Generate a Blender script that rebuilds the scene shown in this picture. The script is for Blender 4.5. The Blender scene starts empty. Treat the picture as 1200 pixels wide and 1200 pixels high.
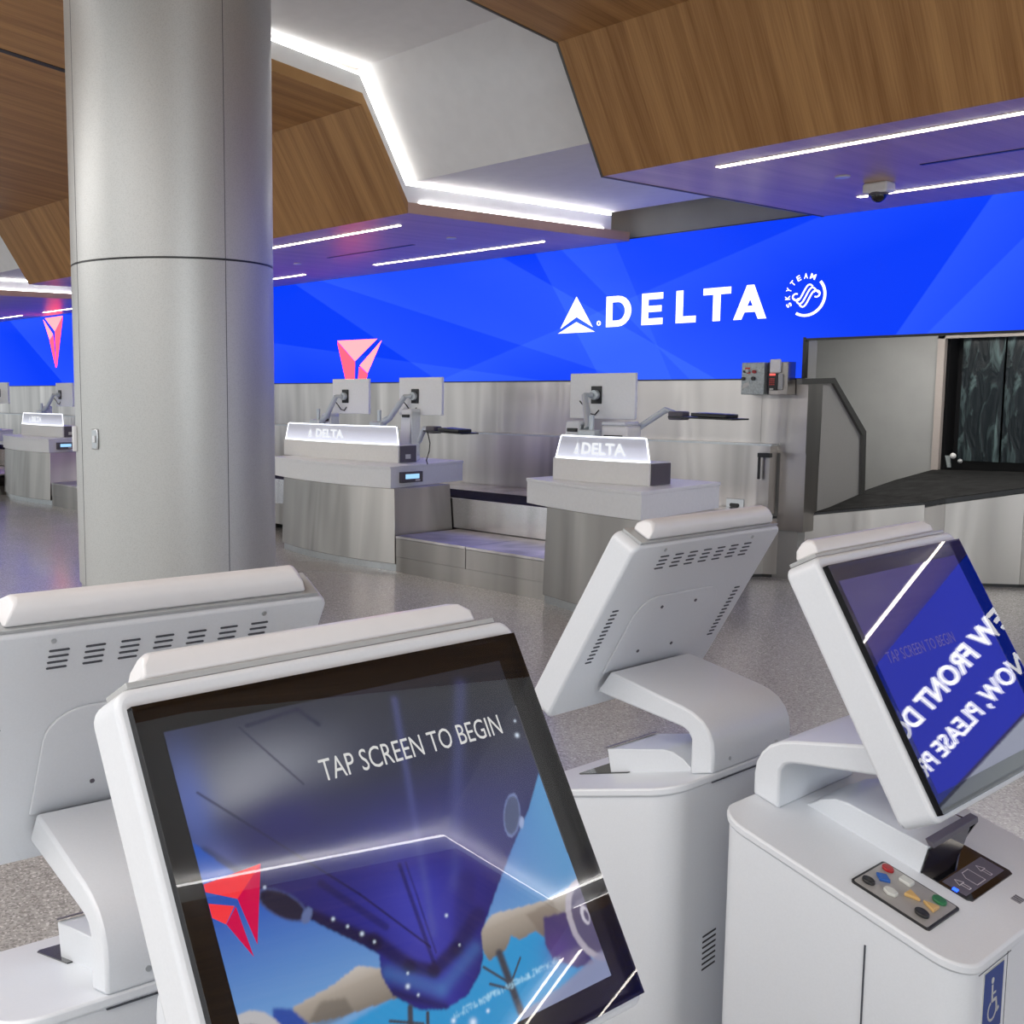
import bpy, bmesh, math, random
import numpy as np
from mathutils import Vector, Matrix
random.seed(7)
S = bpy.context.scene
COL = S.collection

# ------------------------------------------------------------------ camera
def aim(pitch, roll, yaw):
    cy, sy = math.cos(yaw), math.sin(yaw)
    fw = Vector((-sy, cy, 0)); rt = Vector((cy, sy, 0)); up = Vector((0, 0, 1))
    cp, sp = math.cos(pitch), math.sin(pitch)
    f2 = fw * cp - up * sp; u2 = up * cp + fw * sp
    cr, sr = math.cos(roll), math.sin(roll)
    r3 = rt * cr + u2 * sr; u3 = u2 * cr - rt * sr
    m = Matrix((r3, u3, -f2)).transposed().to_4x4()
    m.translation = (0, 0, 1.75)
    return m
cam = bpy.data.cameras.new('camera')
cam.sensor_width = 36; cam.lens = 36 * 1298 / 1200
cam.shift_x = (600 - 389) / 1200; cam.clip_start = .05; cam.clip_end = 200
co = bpy.data.objects.new('camera', cam); COL.objects.link(co)
co.matrix_world = aim(math.radians(6.35), math.radians(-.173), math.radians(51.97))
S.camera = co
# ------------------------------------------------------------------ world and lights
S.view_settings.view_transform = 'Standard'; S.view_settings.look = 'None'
S.view_settings.gamma = 1; S.view_settings.use_curve_mapping = False
S.view_settings.exposure = 0.35
w = bpy.data.worlds.new('world'); S.world = w; w.use_nodes = True
bg = w.node_tree.nodes['Background']
bg.inputs[0].default_value = (.86, .93, .97, 1); bg.inputs[1].default_value = .80
def area(name, loc, size, sizey, power, color, rot=(0, 0, 0)):
    l = bpy.data.lights.new(name, 'AREA'); l.shape = 'RECTANGLE'; l.size = size; l.size_y = sizey
    l.energy = power; l.color = color
    o = bpy.data.objects.new(name, l); COL.objects.link(o); o.location = loc; o.rotation_euler = rot
    return o
area('hall_fill_light', (-2.0, -2.6, 4.25), 9, 2.5, 300, (1, .985, .985))  # unseen overhead lamp, added for general white light
area('hall_fill_light', (-12.0, -2.0, 4.25), 9, 2.5, 420, (1, .985, .98))  # second unseen overhead lamp, added to brighten the left of the hall
area('hall_side_fill', (9, -1, 2.4), 8, 3.5, 300, (.88, .94, 1), (0, math.radians(90), 0))  # unseen cool lamp at the side, added as fill

area('recess_light', (-4.6, 11.0, 2.58), 2.4, .5, 38, (1, .97, .92))

# ------------------------------------------------------------------ materials
def nt(name):
    m = bpy.data.materials.new(name); m.use_nodes = True
    t = m.node_tree; p = t.nodes['Principled BSDF']
    return m, t, p
def pmat(name, col, rough=.5, metal=0, spec=.5, noise=0, nscale=40, coat=0, bump=0, ior=1.5):
    m, t, p = nt(name)
    p.inputs['Base Color'].default_value = (*col, 1); p.inputs['Roughness'].default_value = rough
    p.inputs['Metallic'].default_value = metal; p.inputs['Specular IOR Level'].default_value = spec
    p.inputs['Coat Weight'].default_value = coat; p.inputs['IOR'].default_value = ior
    tc = t.nodes.new('ShaderNodeTexCoord'); n = t.nodes.new('ShaderNodeTexNoise')
    n.inputs['Scale'].default_value = nscale; n.inputs['Detail'].default_value = 4
    t.links.new(tc.outputs['Object'], n.inputs['Vector'])
    r = t.nodes.new('ShaderNodeMapRange'); r.inputs[1].default_value = .3; r.inputs[2].default_value = .7
    r.inputs[3].default_value = 1 - (noise or .02); r.inputs[4].default_value = 1 + (noise or .02)
    t.links.new(n.outputs['Fac'], r.inputs[0])
    mx = t.nodes.new('ShaderNodeVectorMath'); mx.operation = 'SCALE'; mx.inputs[0].default_value = col
    t.links.new(r.outputs[0], mx.inputs['Scale']); t.links.new(mx.outputs[0], p.inputs['Base Color'])
    if bump:
        b = t.nodes.new('ShaderNodeBump'); b.inputs['Strength'].default_value = bump; b.inputs['Distance'].default_value = .01
        t.links.new(n.outputs['Fac'], b.inputs['Height']); t.links.new(b.outputs[0], p.inputs['Normal'])
    return m
def emat(name, col, s):
    m, t, p = nt(name)
    p.inputs['Base Color'].default_value = (0, 0, 0, 1); p.inputs['Emission Color'].default_value = (*col, 1)
    p.inputs['Emission Strength'].default_value = s; p.inputs['Specular IOR Level'].default_value = .1
    return m
def hexc(h):
    h = h.lstrip('#'); v = [int(h[i:i+2], 16) / 255 for i in (0, 2, 4)]
    return tuple(c / 12.92 if c <= .04045 else ((c + .055) / 1.055) ** 2.4 for c in v)

def wood(name, c1, c2, rough):
    m, t, p = nt(name)
    N = t.nodes.new; L = t.links.new
    tc = N('ShaderNodeTexCoord'); mp = N('ShaderNodeMapping'); mp.inputs['Scale'].default_value = (5.5, .22, .22)
    L(tc.outputs['Object'], mp.inputs[0])
    n1 = N('ShaderNodeTexNoise'); n1.inputs['Scale'].default_value = 1.6; n1.inputs['Detail'].default_value = 5
    n1.inputs['Roughness'].default_value = .6; n1.inputs['Distortion'].default_value = .25
    L(mp.outputs[0], n1.inputs['Vector'])
    mp2 = N('ShaderNodeMapping'); mp2.inputs['Scale'].default_value = (60, 1.2, 1.2); L(tc.outputs['Object'], mp2.inputs[0])
    n2 = N('ShaderNodeTexNoise'); n2.inputs['Scale'].default_value = 2; n2.inputs['Detail'].default_value = 3
    L(mp2.outputs[0], n2.inputs['Vector'])
    mm = N('ShaderNodeMath'); mm.operation = 'MULTIPLY_ADD'; mm.inputs[1].default_value = .3
    L(n2.outputs['Fac'], mm.inputs[0])
    m3 = N('ShaderNodeMath'); m3.operation = 'MULTIPLY'; m3.inputs[1].default_value = .7
    L(n1.outputs['Fac'], m3.inputs[0]); L(m3.outputs[0], mm.inputs[2])
    cr = N('ShaderNodeValToRGB'); L(mm.outputs[0], cr.inputs[0])
    e = cr.color_ramp.elements; e[0].position = .36; e[0].color = (*c1, 1); e[1].position = .64; e[1].color = (*c2, 1)
    L(cr.outputs[0], p.inputs['Base Color']); p.inputs['Roughness'].default_value = rough
    return m
M = {}
M['wood'] = wood('wood_veneer', hexc('8f6233'), hexc('be8f58'), .45)
M['wood_soffit'] = wood('wood_soffit', hexc('c09a80'), hexc('d8b498'), .34)
M['white_ceiling'] = pmat('white_plaster', (.88, .88, .87), .85, noise=.02, nscale=8)
M['white'] = pmat('white_powder_coat', (.71, .735, .765), .34, noise=.015, nscale=300, spec=.5)
M['white_top'] = pmat('white_solid_surface', (.76, .755, .76), .28, noise=.02, nscale=20)
M['apron'] = pmat('white_laminate', (.84, .86, .87), .35)
M['warm_white'] = pmat('warm_white_panel', (.80, .795, .78), .4)
M['greywall'] = pmat('grey_painted_wall', (.34, .34, .33), .6, noise=.05, nscale=3)
M['black'] = pmat('black_plastic', (.012, .012, .013), .35)
M['blackgloss'] = pmat('black_gloss', (.006, .006, .007), .04, spec=.7)
M['bezel'] = pmat('black_bezel', (.006, .006, .007), .12, spec=.3)
M['rubber'] = pmat('belt_rubber', (.014, .014, .014), .8, spec=.15, noise=.6, nscale=9, bump=.4)
M['darkgrey'] = pmat('dark_grey_plastic', (.10, .09, .11), .4)
M['slot'] = pmat('dark_slot', (.06, .065, .08), .6)
M['clearplate'] = pmat('grey_acrylic_plate', (.42, .43, .43), .2)
M['metal'] = pmat('satin_metal', (.55, .57, .58), .3, .85, noise=.05)
M['arm'] = pmat('silver_arm_paint', (.55, .60, .62), .35, .35)
M['galv'] = pmat('galvanised_box', (.40, .44, .44), .45, .5, noise=.2, nscale=60)
M['keyplate'] = pmat('keypad_plate', (.45, .43, .41), .4, .4)
for n, c in dict(red='a01c20', blue='2159a8', green='1f6a40', tan='c9a468', lightkey='c9cac4', stickerblue='1f3f86', redlabel='c23a34').items():
    M[n] = pmat('paint_' + n, hexc(c), .35)
M['strip'] = emat('lamp_strip', (1, .92, .82), 11)
M['cove'] = emat('cove_lamp', (1, .98, .96), 9)
M['letter'] = emat('led_white', (1, .95, 1), 1.5)
M['message'] = emat('led_message', (.95, .95, 1), 3.2)
M['led_red'] = emat('led_red', (1, .03, .05), 4)
M['led_pink'] = emat('led_pink', (1, .13, .14), 3.2)
M['sign_glow'] = emat('sign_edge_light', (.9, .93, 1), 1.8)
M['lcd'] = emat('lcd_blue', (.35, .65, 1), .9)
M['blueled'] = emat('blue_led', (.02, .08, 1), 3)
M['icon'] = pmat('icon_print', (.62, .58, .60), .5)
M['scr_red'] = emat('screen_red', hexc('ff3a44'), .72)
M['scr_crimson'] = emat('screen_crimson', hexc('d8004e'), .7)
M['scr_white'] = emat('screen_white', (.86, .86, .84), .62)
M['scr_faint'] = emat('screen_faint', (.09, .07, .17), 1.0)

def steel(name, base, rough, wav):
    m, t, p = nt(name); N = t.nodes.new; L = t.links.new
    p.inputs['Metallic'].default_value = 1
    tc = N('ShaderNodeTexCoord')
    mp = N('ShaderNodeMapping'); mp.inputs['Scale'].default_value = (1.7, 1.7, .14); L(tc.outputs['Object'], mp.inputs[0])
    n = N('ShaderNodeTexNoise'); n.inputs['Scale'].default_value = 1.3; n.inputs['Detail'].default_value = 2; n.inputs['Distortion'].default_value = .8
    L(mp.outputs[0], n.inputs['Vector'])
    cr = N('ShaderNodeValToRGB'); e = cr.color_ramp.elements
    e[0].position = .30; e[0].color = (*[b * .68 for b in base], 1); e[1].position = .72; e[1].color = (*[min(1, b * 1.35) for b in base], 1)  # vertical reflection streaks painted into the base colour
    L(n.outputs['Fac'], cr.inputs[0]); L(cr.outputs[0], p.inputs['Base Color'])
    n2 = N('ShaderNodeTexNoise'); n2.inputs['Scale'].default_value = 260; L(tc.outputs['Object'], n2.inputs['Vector'])
    mr = N('ShaderNodeMapRange'); mr.inputs[3].default_value = rough - .07; mr.inputs[4].default_value = rough + .07
    L(n2.outputs['Fac'], mr.inputs[0]); L(mr.outputs[0], p.inputs['Roughness'])
    b = N('ShaderNodeBump'); b.inputs['Strength'].default_value = wav; b.inputs['Distance'].default_value = .12
    L(n.outputs['Fac'], b.inputs['Height']); L(b.outputs[0], p.inputs['Normal'])
    return m
M['steel'] = steel('brushed_steel', (.40, .375, .35), .36, .08)
M['steel_wall'] = steel('wall_steel', (.62, .585, .555), .34, .14)
M['steel_flat'] = steel('flat_steel', (.66, .65, .66), .25, .02)
M['scale_plate'] = steel('scale_plate_steel', (.62, .60, .60), .55, .0)
M['rail'] = pmat('dark_rail', (.13, .13, .125), .4, .6)

# column: perforated metal sheet
m, t, p = nt('perforated_sheet'); N = t.nodes.new; L = t.links.new
p.inputs['Base Color'].default_value = (.50, .50, .49, 1); p.inputs['Metallic'].default_value = .55; p.inputs['Roughness'].default_value = .42
tc = N('ShaderNodeTexCoord'); v = N('ShaderNodeTexVoronoi'); v.inputs['Scale'].default_value = 150; v.inputs['Randomness'].default_value = 1
L(tc.outputs['Object'], v.inputs['Vector'])
mr = N('ShaderNodeMapRange'); mr.inputs[1].default_value = .25; mr.inputs[2].default_value = .4; mr.inputs[3].default_value = .86; mr.inputs[4].default_value = 1.03
L(v.outputs['Distance'], mr.inputs[0])
vm = N('ShaderNodeVectorMath'); vm.operation = 'SCALE'; vm.inputs[0].default_value = (.54, .545, .53)
L(mr.outputs[0], vm.inputs['Scale']); L(vm.outputs[0], p.inputs['Base Color'])
M['column'] = m

# terrazzo floor
m, t, p = nt('terrazzo'); N = t.nodes.new; L = t.links.new
tc = N('ShaderNodeTexCoord')
v = N('ShaderNodeTexVoronoi'); v.inputs['Scale'].default_value = 130; L(tc.outputs['Object'], v.inputs['Vector'])
sep = N('ShaderNodeSeparateColor'); L(v.outputs['Color'], sep.inputs[0])
cr = N('ShaderNodeValToRGB'); cr.color_ramp.interpolation = 'CONSTANT'
e = cr.color_ramp.elements; e[0].position = 0; e[0].color = (*hexc('92918f'), 1); e[1].position = .18; e[1].color = (*hexc('a5a4a2'), 1)
for pos, c in ((.45, 'afaead'), (.72, 'b8b7b5'), (.92, 'd2d1d0')):
    q = e.new(pos); q.color = (*hexc(c), 1)
L(sep.outputs[0], cr.inputs[0])
n = N('ShaderNodeTexNoise'); n.inputs['Scale'].default_value = .5; n.inputs['Detail'].default_value = 5; L(tc.outputs['Object'], n.inputs['Vector'])
mr = N('ShaderNodeMapRange'); mr.inputs[1].default_value = .3; mr.inputs[2].default_value = .7; mr.inputs[3].default_value = .14; mr.inputs[4].default_value = .30
L(n.outputs['Fac'], mr.inputs[0]); L(mr.outputs[0], p.inputs['Roughness']); L(cr.outputs[0], p.inputs['Base Color'])
p.inputs['Specular IOR Level'].default_value = .38
M['floor'] = m

# front glass of the kiosk screens
m, t, p = nt('touch_glass'); N = t.nodes.new; L = t.links.new
tr = N('ShaderNodeBsdfTransparent'); gl = N('ShaderNodeBsdfGlossy'); gl.inputs['Roughness'].default_value = .01
fr = N('ShaderNodeFresnel'); fr.inputs['IOR'].default_value = 1.75; mx = N('ShaderNodeMixShader')
ge = N('ShaderNodeNewGeometry'); iv = N('ShaderNodeMath'); iv.operation = 'SUBTRACT'; iv.inputs[0].default_value = 1; L(ge.outputs['Backfacing'], iv.inputs[1])
mu = N('ShaderNodeMath'); mu.operation = 'MULTIPLY'; L(fr.outputs[0], mu.inputs[0]); L(iv.outputs[0], mu.inputs[1])
L(mu.outputs[0], mx.inputs[0]); L(tr.outputs[0], mx.inputs[1]); L(gl.outputs[0], mx.inputs[2]); L(mx.outputs[0], t.nodes['Material Output'].inputs[0])
M['glass'] = m
# sign acrylic, glowing from its lit lower edge
m, t, p = nt('lit_acrylic'); N = t.nodes.new; L = t.links.new
p.inputs['Base Color'].default_value = (.75, .78, .9, 1); p.inputs['Roughness'].default_value = .25
p.inputs['Emission Color'].default_value = (.80, .83, 1, 1)
g = N('ShaderNodeTexCoord'); sx = N('ShaderNodeSeparateXYZ'); L(g.outputs['Object'], sx.inputs[0])
mr = N('ShaderNodeMapRange'); mr.inputs[1].default_value = 1.18; mr.inputs[2].default_value = 1.32; mr.inputs[3].default_value = .42; mr.inputs[4].default_value = .02
L(sx.outputs['Z'], mr.inputs[0]); L(mr.outputs[0], p.inputs['Emission Strength'])
M['acrylic'] = m

# video wall picture: blue with pale slanted facets (x along the wall, z up)
def led_material():
    m, t, p = nt('video_wall_picture'); N = t.nodes.new; L = t.links.new
    tc = N('ShaderNodeTexCoord'); sx = N('ShaderNodeSeparateXYZ'); L(tc.outputs['Object'], sx.inputs[0])
    X, Z = sx.outputs['X'], sx.outputs['Z']
    def lin(a, b, c, lo, hi):      # maps a*x+b*z+c from lo..hi to 0..1, clamped
        m1 = N('ShaderNodeMath'); m1.operation = 'MULTIPLY_ADD'; m1.inputs[1].default_value = a; m1.inputs[2].default_value = c; L(X, m1.inputs[0])
        m2 = N('ShaderNodeMath'); m2.operation = 'MULTIPLY_ADD'; m2.inputs[1].default_value = b; L(Z, m2.inputs[0]); L(m1.outputs[0], m2.inputs[2])
        r = N('ShaderNodeMapRange'); r.inputs[1].default_value = lo; r.inputs[2].default_value = hi; L(m2.outputs[0], r.inputs[0])
        return r.outputs[0]
    def mul(a, b):
        k = N('ShaderNodeMath'); k.operation = 'MULTIPLY'; L(a, k.inputs[0])
        if isinstance(b, (int, float)): k.inputs[1].default_value = b
        else: L(b, k.inputs[1])
        return k.outputs[0]
    acc = None
    # (edge through p,q ; side +1/-1 ; fade length ; strength)
    F = [((-12.78, 3.18), (-10.90, 2.30), 1, 1.2, .55), ((-12.2, 3.2), (-9.2, 2.39), 1, 1.0, .5), ((-8.84, 3.21), (-7.6, 2.59), -1, 1.0, .6),
         ((-8.39, 3.22), (-7.5, 1.9), 1, .9, .55), ((-8.0, 3.2), (-6.4, 1.84), 1, 1.4, .5), ((-7.03, 2.68), (-5.1, 3.24), -1, .5, .45),
         ((-7.30, 3.22), (-7.02, 2.68), -1, 1.0, .35), ((-3.82, 3.12), (-4.45, 2.16), 1, .8, .75), ((-3.2, 3.2), (-4.2, 2.17), 1, 1.3, .55),
         ((-10.9, 2.14), (-7.0, 1.70), -1, .6, .45), ((-15.5, 3.2), (-14.2, 1.8), 1, 1.2, .5), ((-23.2, 3.2), (-20.5, 1.8), 1, 1.6, .6),
         ((-26., 3.2), (-24, 1.8), 1, 1.5, .5), ((.5, 3.2), (-.6, 2.1), 1, .9, .45), ((5.5, 3.2), (4.6, 2.1), 1, .9, .4), ((-19.0, 1.8), (-18.2, 3.2), 1, 1.5, .4)]
    for (a, b, sd, fl, st) in F:
        dx, dz = b[0] - a[0], b[1] - a[1]; l = math.hypot(dx, dz); nx, nz = -dz / l * sd, dx / l * sd
        c = -(nx * a[0] + nz * a[1])
        e = lin(nx, nz, c, 0, .012); f = lin(nx, nz, c, fl, 0)
        v = mul(mul(e, f), st * .38)
        if acc is None: acc = v
        else:
            k = N('ShaderNodeMath'); k.operation = 'ADD'; L(acc, k.inputs[0]); L(v, k.inputs[1]); acc = k.outputs[0]
    cr = N('ShaderNodeMix'); cr.data_type = 'RGBA'; cr.clamp_factor = True
    cr.inputs[6].default_value = (.0010, .034, .70, 1); cr.inputs[7].default_value = (.05, .15, .95, 1)
    L(acc, cr.inputs[0])
    em = N('ShaderNodeEmission'); em.inputs['Strength'].default_value = 1.1; L(cr.outputs[2], em.inputs['Color'])
    gl = N('ShaderNodeBsdfGlossy'); gl.inputs['Roughness'].default_value = .35; gl.inputs['Color'].default_value = (.006, .006, .006, 1)
    ad = N('ShaderNodeAddShader'); L(em.outputs[0], ad.inputs[0]); L(gl.outputs[0], ad.inputs[1]); L(ad.outputs[0], t.nodes['Material Output'].inputs[0])
    return m
M['led'] = led_material()
def screen_picture_material(name, strength):
    m, t, p = nt(name)
    a = t.nodes.new('ShaderNodeVertexColor'); a.layer_name = 'picture'
    p.inputs['Base Color'].default_value = (.004, .004, .005, 1); p.inputs['Roughness'].default_value = .06
    p.inputs['Specular IOR Level'].default_value = .55
    p.inputs['Emission Strength'].default_value = strength
    t.links.new(a.outputs['Color'], p.inputs['Emission Color'])
    return m
M['picture'] = screen_picture_material('aircraft_picture', .80)
m, t, p = nt('idle_display'); p.inputs['Base Color'].default_value = (.01, .01, .02, 1); p.inputs['Roughness'].default_value = .01
p.inputs['Emission Color'].default_value = (.03, .025, .10, 1); p.inputs['Emission Strength'].default_value = .8; p.inputs['IOR'].default_value = 2.2
M['idle'] = m
m, t, p = nt('curtain_strip'); N = t.nodes.new; L = t.links.new
tc = N('ShaderNodeTexCoord'); mp = N('ShaderNodeMapping'); mp.inputs['Scale'].default_value = (9, 9, 2.2); L(tc.outputs['Object'], mp.inputs[0])
n = N('ShaderNodeTexNoise'); n.inputs['Scale'].default_value = 1.1; n.inputs['Detail'].default_value = 5; n.inputs['Distortion'].default_value = 1.2; L(mp.outputs[0], n.inputs['Vector'])
cr = N('ShaderNodeValToRGB'); e = cr.color_ramp.elements; e[0].position = .52; e[0].color = (.006, .011, .014, 1); e[1].position = .78; e[1].color = (.14, .21, .21, 1)
L(n.outputs['Fac'], cr.inputs[0]); L(cr.outputs[0], p.inputs['Base Color']); p.inputs['Roughness'].default_value = .35
b = N('ShaderNodeBump'); b.inputs['Strength'].default_value = .6; b.inputs['Distance'].default_value = .05; L(n.outputs['Fac'], b.inputs['Height']); L(b.outputs[0], p.inputs['Normal'])
M['curtain'] = m

# ------------------------------------------------------------------ mesh helpers
def prism(bm, pts, d, closed=True):
    """pts: list of 3D points of a polygon, extruded by vector d"""
    a = [bm.verts.new(p) for p in pts]; b = [bm.verts.new(Vector(p) + Vector(d)) for p in pts]
    n = len(pts)
    bm.faces.new(a); bm.faces.new(list(reversed(b)))
    for i in range(n): bm.faces.new((a[i], b[i], b[(i + 1) % n], a[(i + 1) % n]))
def box(bm, x0, x1, y0, y1, z0, z1):
    prism(bm, [(x0, y0, z0), (x1, y0, z0), (x1, y1, z0), (x0, y1, z0)], (0, 0, z1 - z0))
def bx(*a):
    bm = bmesh.new(); box(bm, *a); return bm
def pr(pts, d):
    bm = bmesh.new(); prism(bm, pts, d); return bm
def quad(pts):
    bm = bmesh.new(); bm.faces.new([bm.verts.new(p) for p in pts]); return bm
def tube(bm, pts, r, seg=10, r2=None):
    pts = [Vector(p) for p in pts]; rings = []
    for i, p in enumerate(pts):
        d = (pts[min(i + 1, len(pts) - 1)] - pts[max(i - 1, 0)]).normalized()
        s = d.cross(Vector((0, 0, 1)) if abs(d.z) < .9 else Vector((1, 0, 0))).normalized(); u = s.cross(d)
        rr = r if r2 is None else r + (r2 - r) * i / (len(pts) - 1)
        rings.append([bm.verts.new(p + (s * math.cos(k * 2 * math.pi / seg) + u * math.sin(k * 2 * math.pi / seg)) * rr) for k in range(seg)])
    for a, b in zip(rings, rings[1:]):
        for k in range(seg): bm.faces.new((a[k], a[(k + 1) % seg], b[(k + 1) % seg], b[k]))
    bm.faces.new(rings[0]); bm.faces.new(list(reversed(rings[-1])))
def tb(pts, r, seg=10, r2=None):
    bm = bmesh.new(); tube(bm, pts, r, seg, r2); return bm
def rrect(w, h, r, seg=5, rs=None):
    """rounded rectangle outline centred at 0; rs optional radii (++, -+, --, +-)"""
    rs = rs or (r, r, r, r); out = []
    for (sx, sy, a0, q) in ((1, 1, 0, rs[0]), (-1, 1, 90, rs[1]), (-1, -1, 180, rs[2]), (1, -1, 270, rs[3])):
        for k in range(seg + 1):
            a = math.radians(a0 + 90 * k / seg)
            out.append((sx * (w / 2 - q) + q * math.cos(a), sy * (h / 2 - q) + q * math.sin(a)))
    return out
def obj(name, bm, mat, parent=None, bevel=0, smooth=True, seg=2):
    bmesh.ops.recalc_face_normals(bm, faces=bm.faces)
    me = bpy.data.meshes.new(name); bm.to_mesh(me); bm.free()
    me.materials.append(M[mat] if isinstance(mat, str) else mat)
    o = bpy.data.objects.new(name, me); COL.objects.link(o)
    if parent: o.parent = parent
    if bevel:
        b = o.modifiers.new('bevel', 'BEVEL'); b.width = bevel; b.segments = seg; b.limit_method = 'ANGLE'; b.angle_limit = math.radians(40)
        b.harden_normals = False
    if smooth:
        try: me.shade_smooth()
        except Exception: pass
        try:
            me.set_sharp_from_angle(angle=math.radians(35))
        except Exception: pass
    return o
def thing(name, label, cat, loc=(0, 0, 0), rz=0, group=None):
    o = bpy.data.objects.new(name, None); COL.objects.link(o); o.location = loc; o.rotation_euler = (0, 0, rz)
    o.empty_display_size = .1
    o['label'] = label; o['category'] = cat
    if group: o['group'] = group
    return o
def tag(o, label, cat, group=None):
    o['label'] = label; o['category'] = cat
    if group: o['group'] = group
    return o
def struct(o, label=None):
    o['kind'] = 'structure'
    if label: o['label'] = label
    return o
def text_bm(body, bold=0.0, shear=0):
    c = bpy.data.curves.new('lettering', 'FONT'); c.body = body; c.offset = bold; c.fill_mode = 'FRONT'; c.shear = shear
    c.resolution_u = 3
    o = bpy.data.objects.new('lettering', c); COL.objects.link(o)
    dg = bpy.context.evaluated_depsgraph_get(); me = bpy.data.meshes.new_from_object(o.evaluated_get(dg))
    bm = bmesh.new(); bm.from_mesh(me)
    bpy.data.objects.remove(o); bpy.data.curves.remove(c); bpy.data.meshes.remove(me)
    return bm
def fit(bm, x0, x1, y0, y1):
    xs = [v.co.x for v in bm.verts]; ys = [v.co.y for v in bm.verts]
    a, b, c, d = min(xs), max(xs), min(ys), max(ys)
    for v in bm.verts:
        v.co.x = x0 + (v.co.x - a) / (b - a) * (x1 - x0); v.co.y = y0 + (v.co.y - c) / (d - c) * (y1 - y0)
    return bm
def place(bm, f):
    for v in bm.verts: v.co = Vector(f(v.co.x, v.co.y))
    return bm
def merge(bms):
    out = bmesh.new()
    for b in bms:
        me = bpy.data.meshes.new('t'); b.to_mesh(me); out.from_mesh(me); b.free(); bpy.data.meshes.remove(me)
    return out

# ------------------------------------------------------------------ the setting
struct(obj('floor', bx(-45, 14, -12, 13.5, -.1, 0), 'floor'), 'grey speckled terrazzo floor with a soft polish')
PROF = [(9.40, 3.22), (6.40, 3.22), (5.90, 4.03), (4.95, 4.15), (3.0, 4.395), (-10, 4.395)]
def canopy(name, x0, x1, label, cove_right, cove_left, slots=()):
    root = bpy.data.objects.new(name, None); COL.objects.link(root); struct(root, label)
    top = [(y, z + .09) for y, z in PROF]
    pts = [(y, z) for y, z in PROF[1:]] ; ptt = [(y, z + .09) for y, z in reversed(PROF[1:])]
    obj('wood_panel', pr([(x0, y, z) for y, z in pts + ptt], (x1 - x0, 0, 0)), 'wood', root, smooth=False)
    obj('soffit', pr([(x0, 9.40, 3.22), (x0, 6.402, 3.22), (x0, 6.402, 3.31), (x0, 9.40, 3.31)], (x1 - x0, 0, 0)), 'wood_soffit', root, smooth=False)
    for on, x, s in ((cove_right, x1, -1), (cove_left, x0, 1)):
        if not on: continue
        a = [(9.14 if i == 0 else y, z + .092) for i, (y, z) in enumerate(PROF)]
        b = [(9.14 if i == 0 else y, z + .235) for i, (y, z) in enumerate(PROF)]
        bm = bmesh.new()
        for i in range(len(a) - 1):
            prism(bm, [(x + s * .03, *a[i]), (x + s * .03, *a[i + 1]), (x + s * .03, *b[i + 1]), (x + s * .03, *b[i])], (s * .02, 0, 0))
        obj('fascia', bm, 'white_ceiling', root, smooth=False)
        bm = bmesh.new()
        for i in range(len(a) - 1):
            b0, b1 = b[i], b[i + 1]
            prism(bm, [(x + s * .03, b0[0], b0[1] + .004), (x + s * .03, b1[0], b1[1] + .004), (x + s * .03, b1[0], b1[1] + .02), (x + s * .03, b0[0], b0[1] + .02)], (s * .03, 0, 0))
        obj('cove_lamp', bm, 'cove', root, smooth=False)
        bm = bx(x + s * .012, x + s * .028, 6.55, 9.0, 3.312, 3.320)
        obj('edge_lamp', bm, 'cove', root, smooth=False)
    for (x, y0, y1) in slots:
        def zz(y):
            for (ya, za), (yb, zb) in zip(PROF, PROF[1:]):
                if yb <= y <= ya: return za + (zb - za) * (y - ya) / (yb - ya)
        ys = [y0, 4.95, 3.0, y1]
        bm = bmesh.new()
        for a, b in zip(ys, ys[1:]):
            prism(bm, [(x, a, zz(a) - .004), (x, b, zz(b) - .004), (x, b, zz(b) + .002), (x, a, zz(a) + .002)], (.07, 0, 0))
        obj('air_slot', bm, 'black', root, smooth=False)
    return root
canopy('trim_1', -7.15 - 7.92, -7.13, 'folded wooden ceiling canopy behind the round column, ending in a glowing cove', True, False, [(-8.55, 5.3, -6)])
canopy('trim_2', -5.1, 2.8, 'folded wooden ceiling canopy at the upper right with a violet-lit soffit', True, False)
canopy('trim_3', -25, -17.1, 'distant wooden ceiling canopy left of the column', True, False)
canopy('trim_4', 4.85, 13, 'folded wooden ceiling canopy above the far right of the hall', False, True)
# trims along the free left end of canopy 2
tr2 = bpy.data.objects['trim_2']
bm = bmesh.new()
for (ya, za), (yb, zb) in zip(PROF, PROF[1:]):
    prism(bm, [(-5.112, ya, za - .005), (-5.112, yb, zb - .005), (-5.112, yb, zb + .05), (-5.112, ya, za + .05)], (.018, 0, 0))
obj('edge_trim', bm, 'rail', tr2, smooth=False)
WP = [(9.16, 3.486), (6.47, 3.486), (5.95, 4.345), (4.95, 4.44), (3.0, 4.69), (-10, 4.69)]
struct(obj('ceiling', pr([(-45, y, z) for y, z in WP] + [(-45, -10, 4.9), (-45, 9.16, 4.9)], (58, 0, 0)), 'white_ceiling', smooth=False), 'white folded ceiling seen in the gaps between the wooden canopies')
bm = bx(-45, -5.24, 9.46, 9.65, 0, 5.0); box(bm, -5.2, 14, 9.46, 9.65, 2.26, 5.0)
struct(obj('wall_back', bm, 'greywall', smooth=False), 'grey wall behind the blue video wall')
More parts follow.
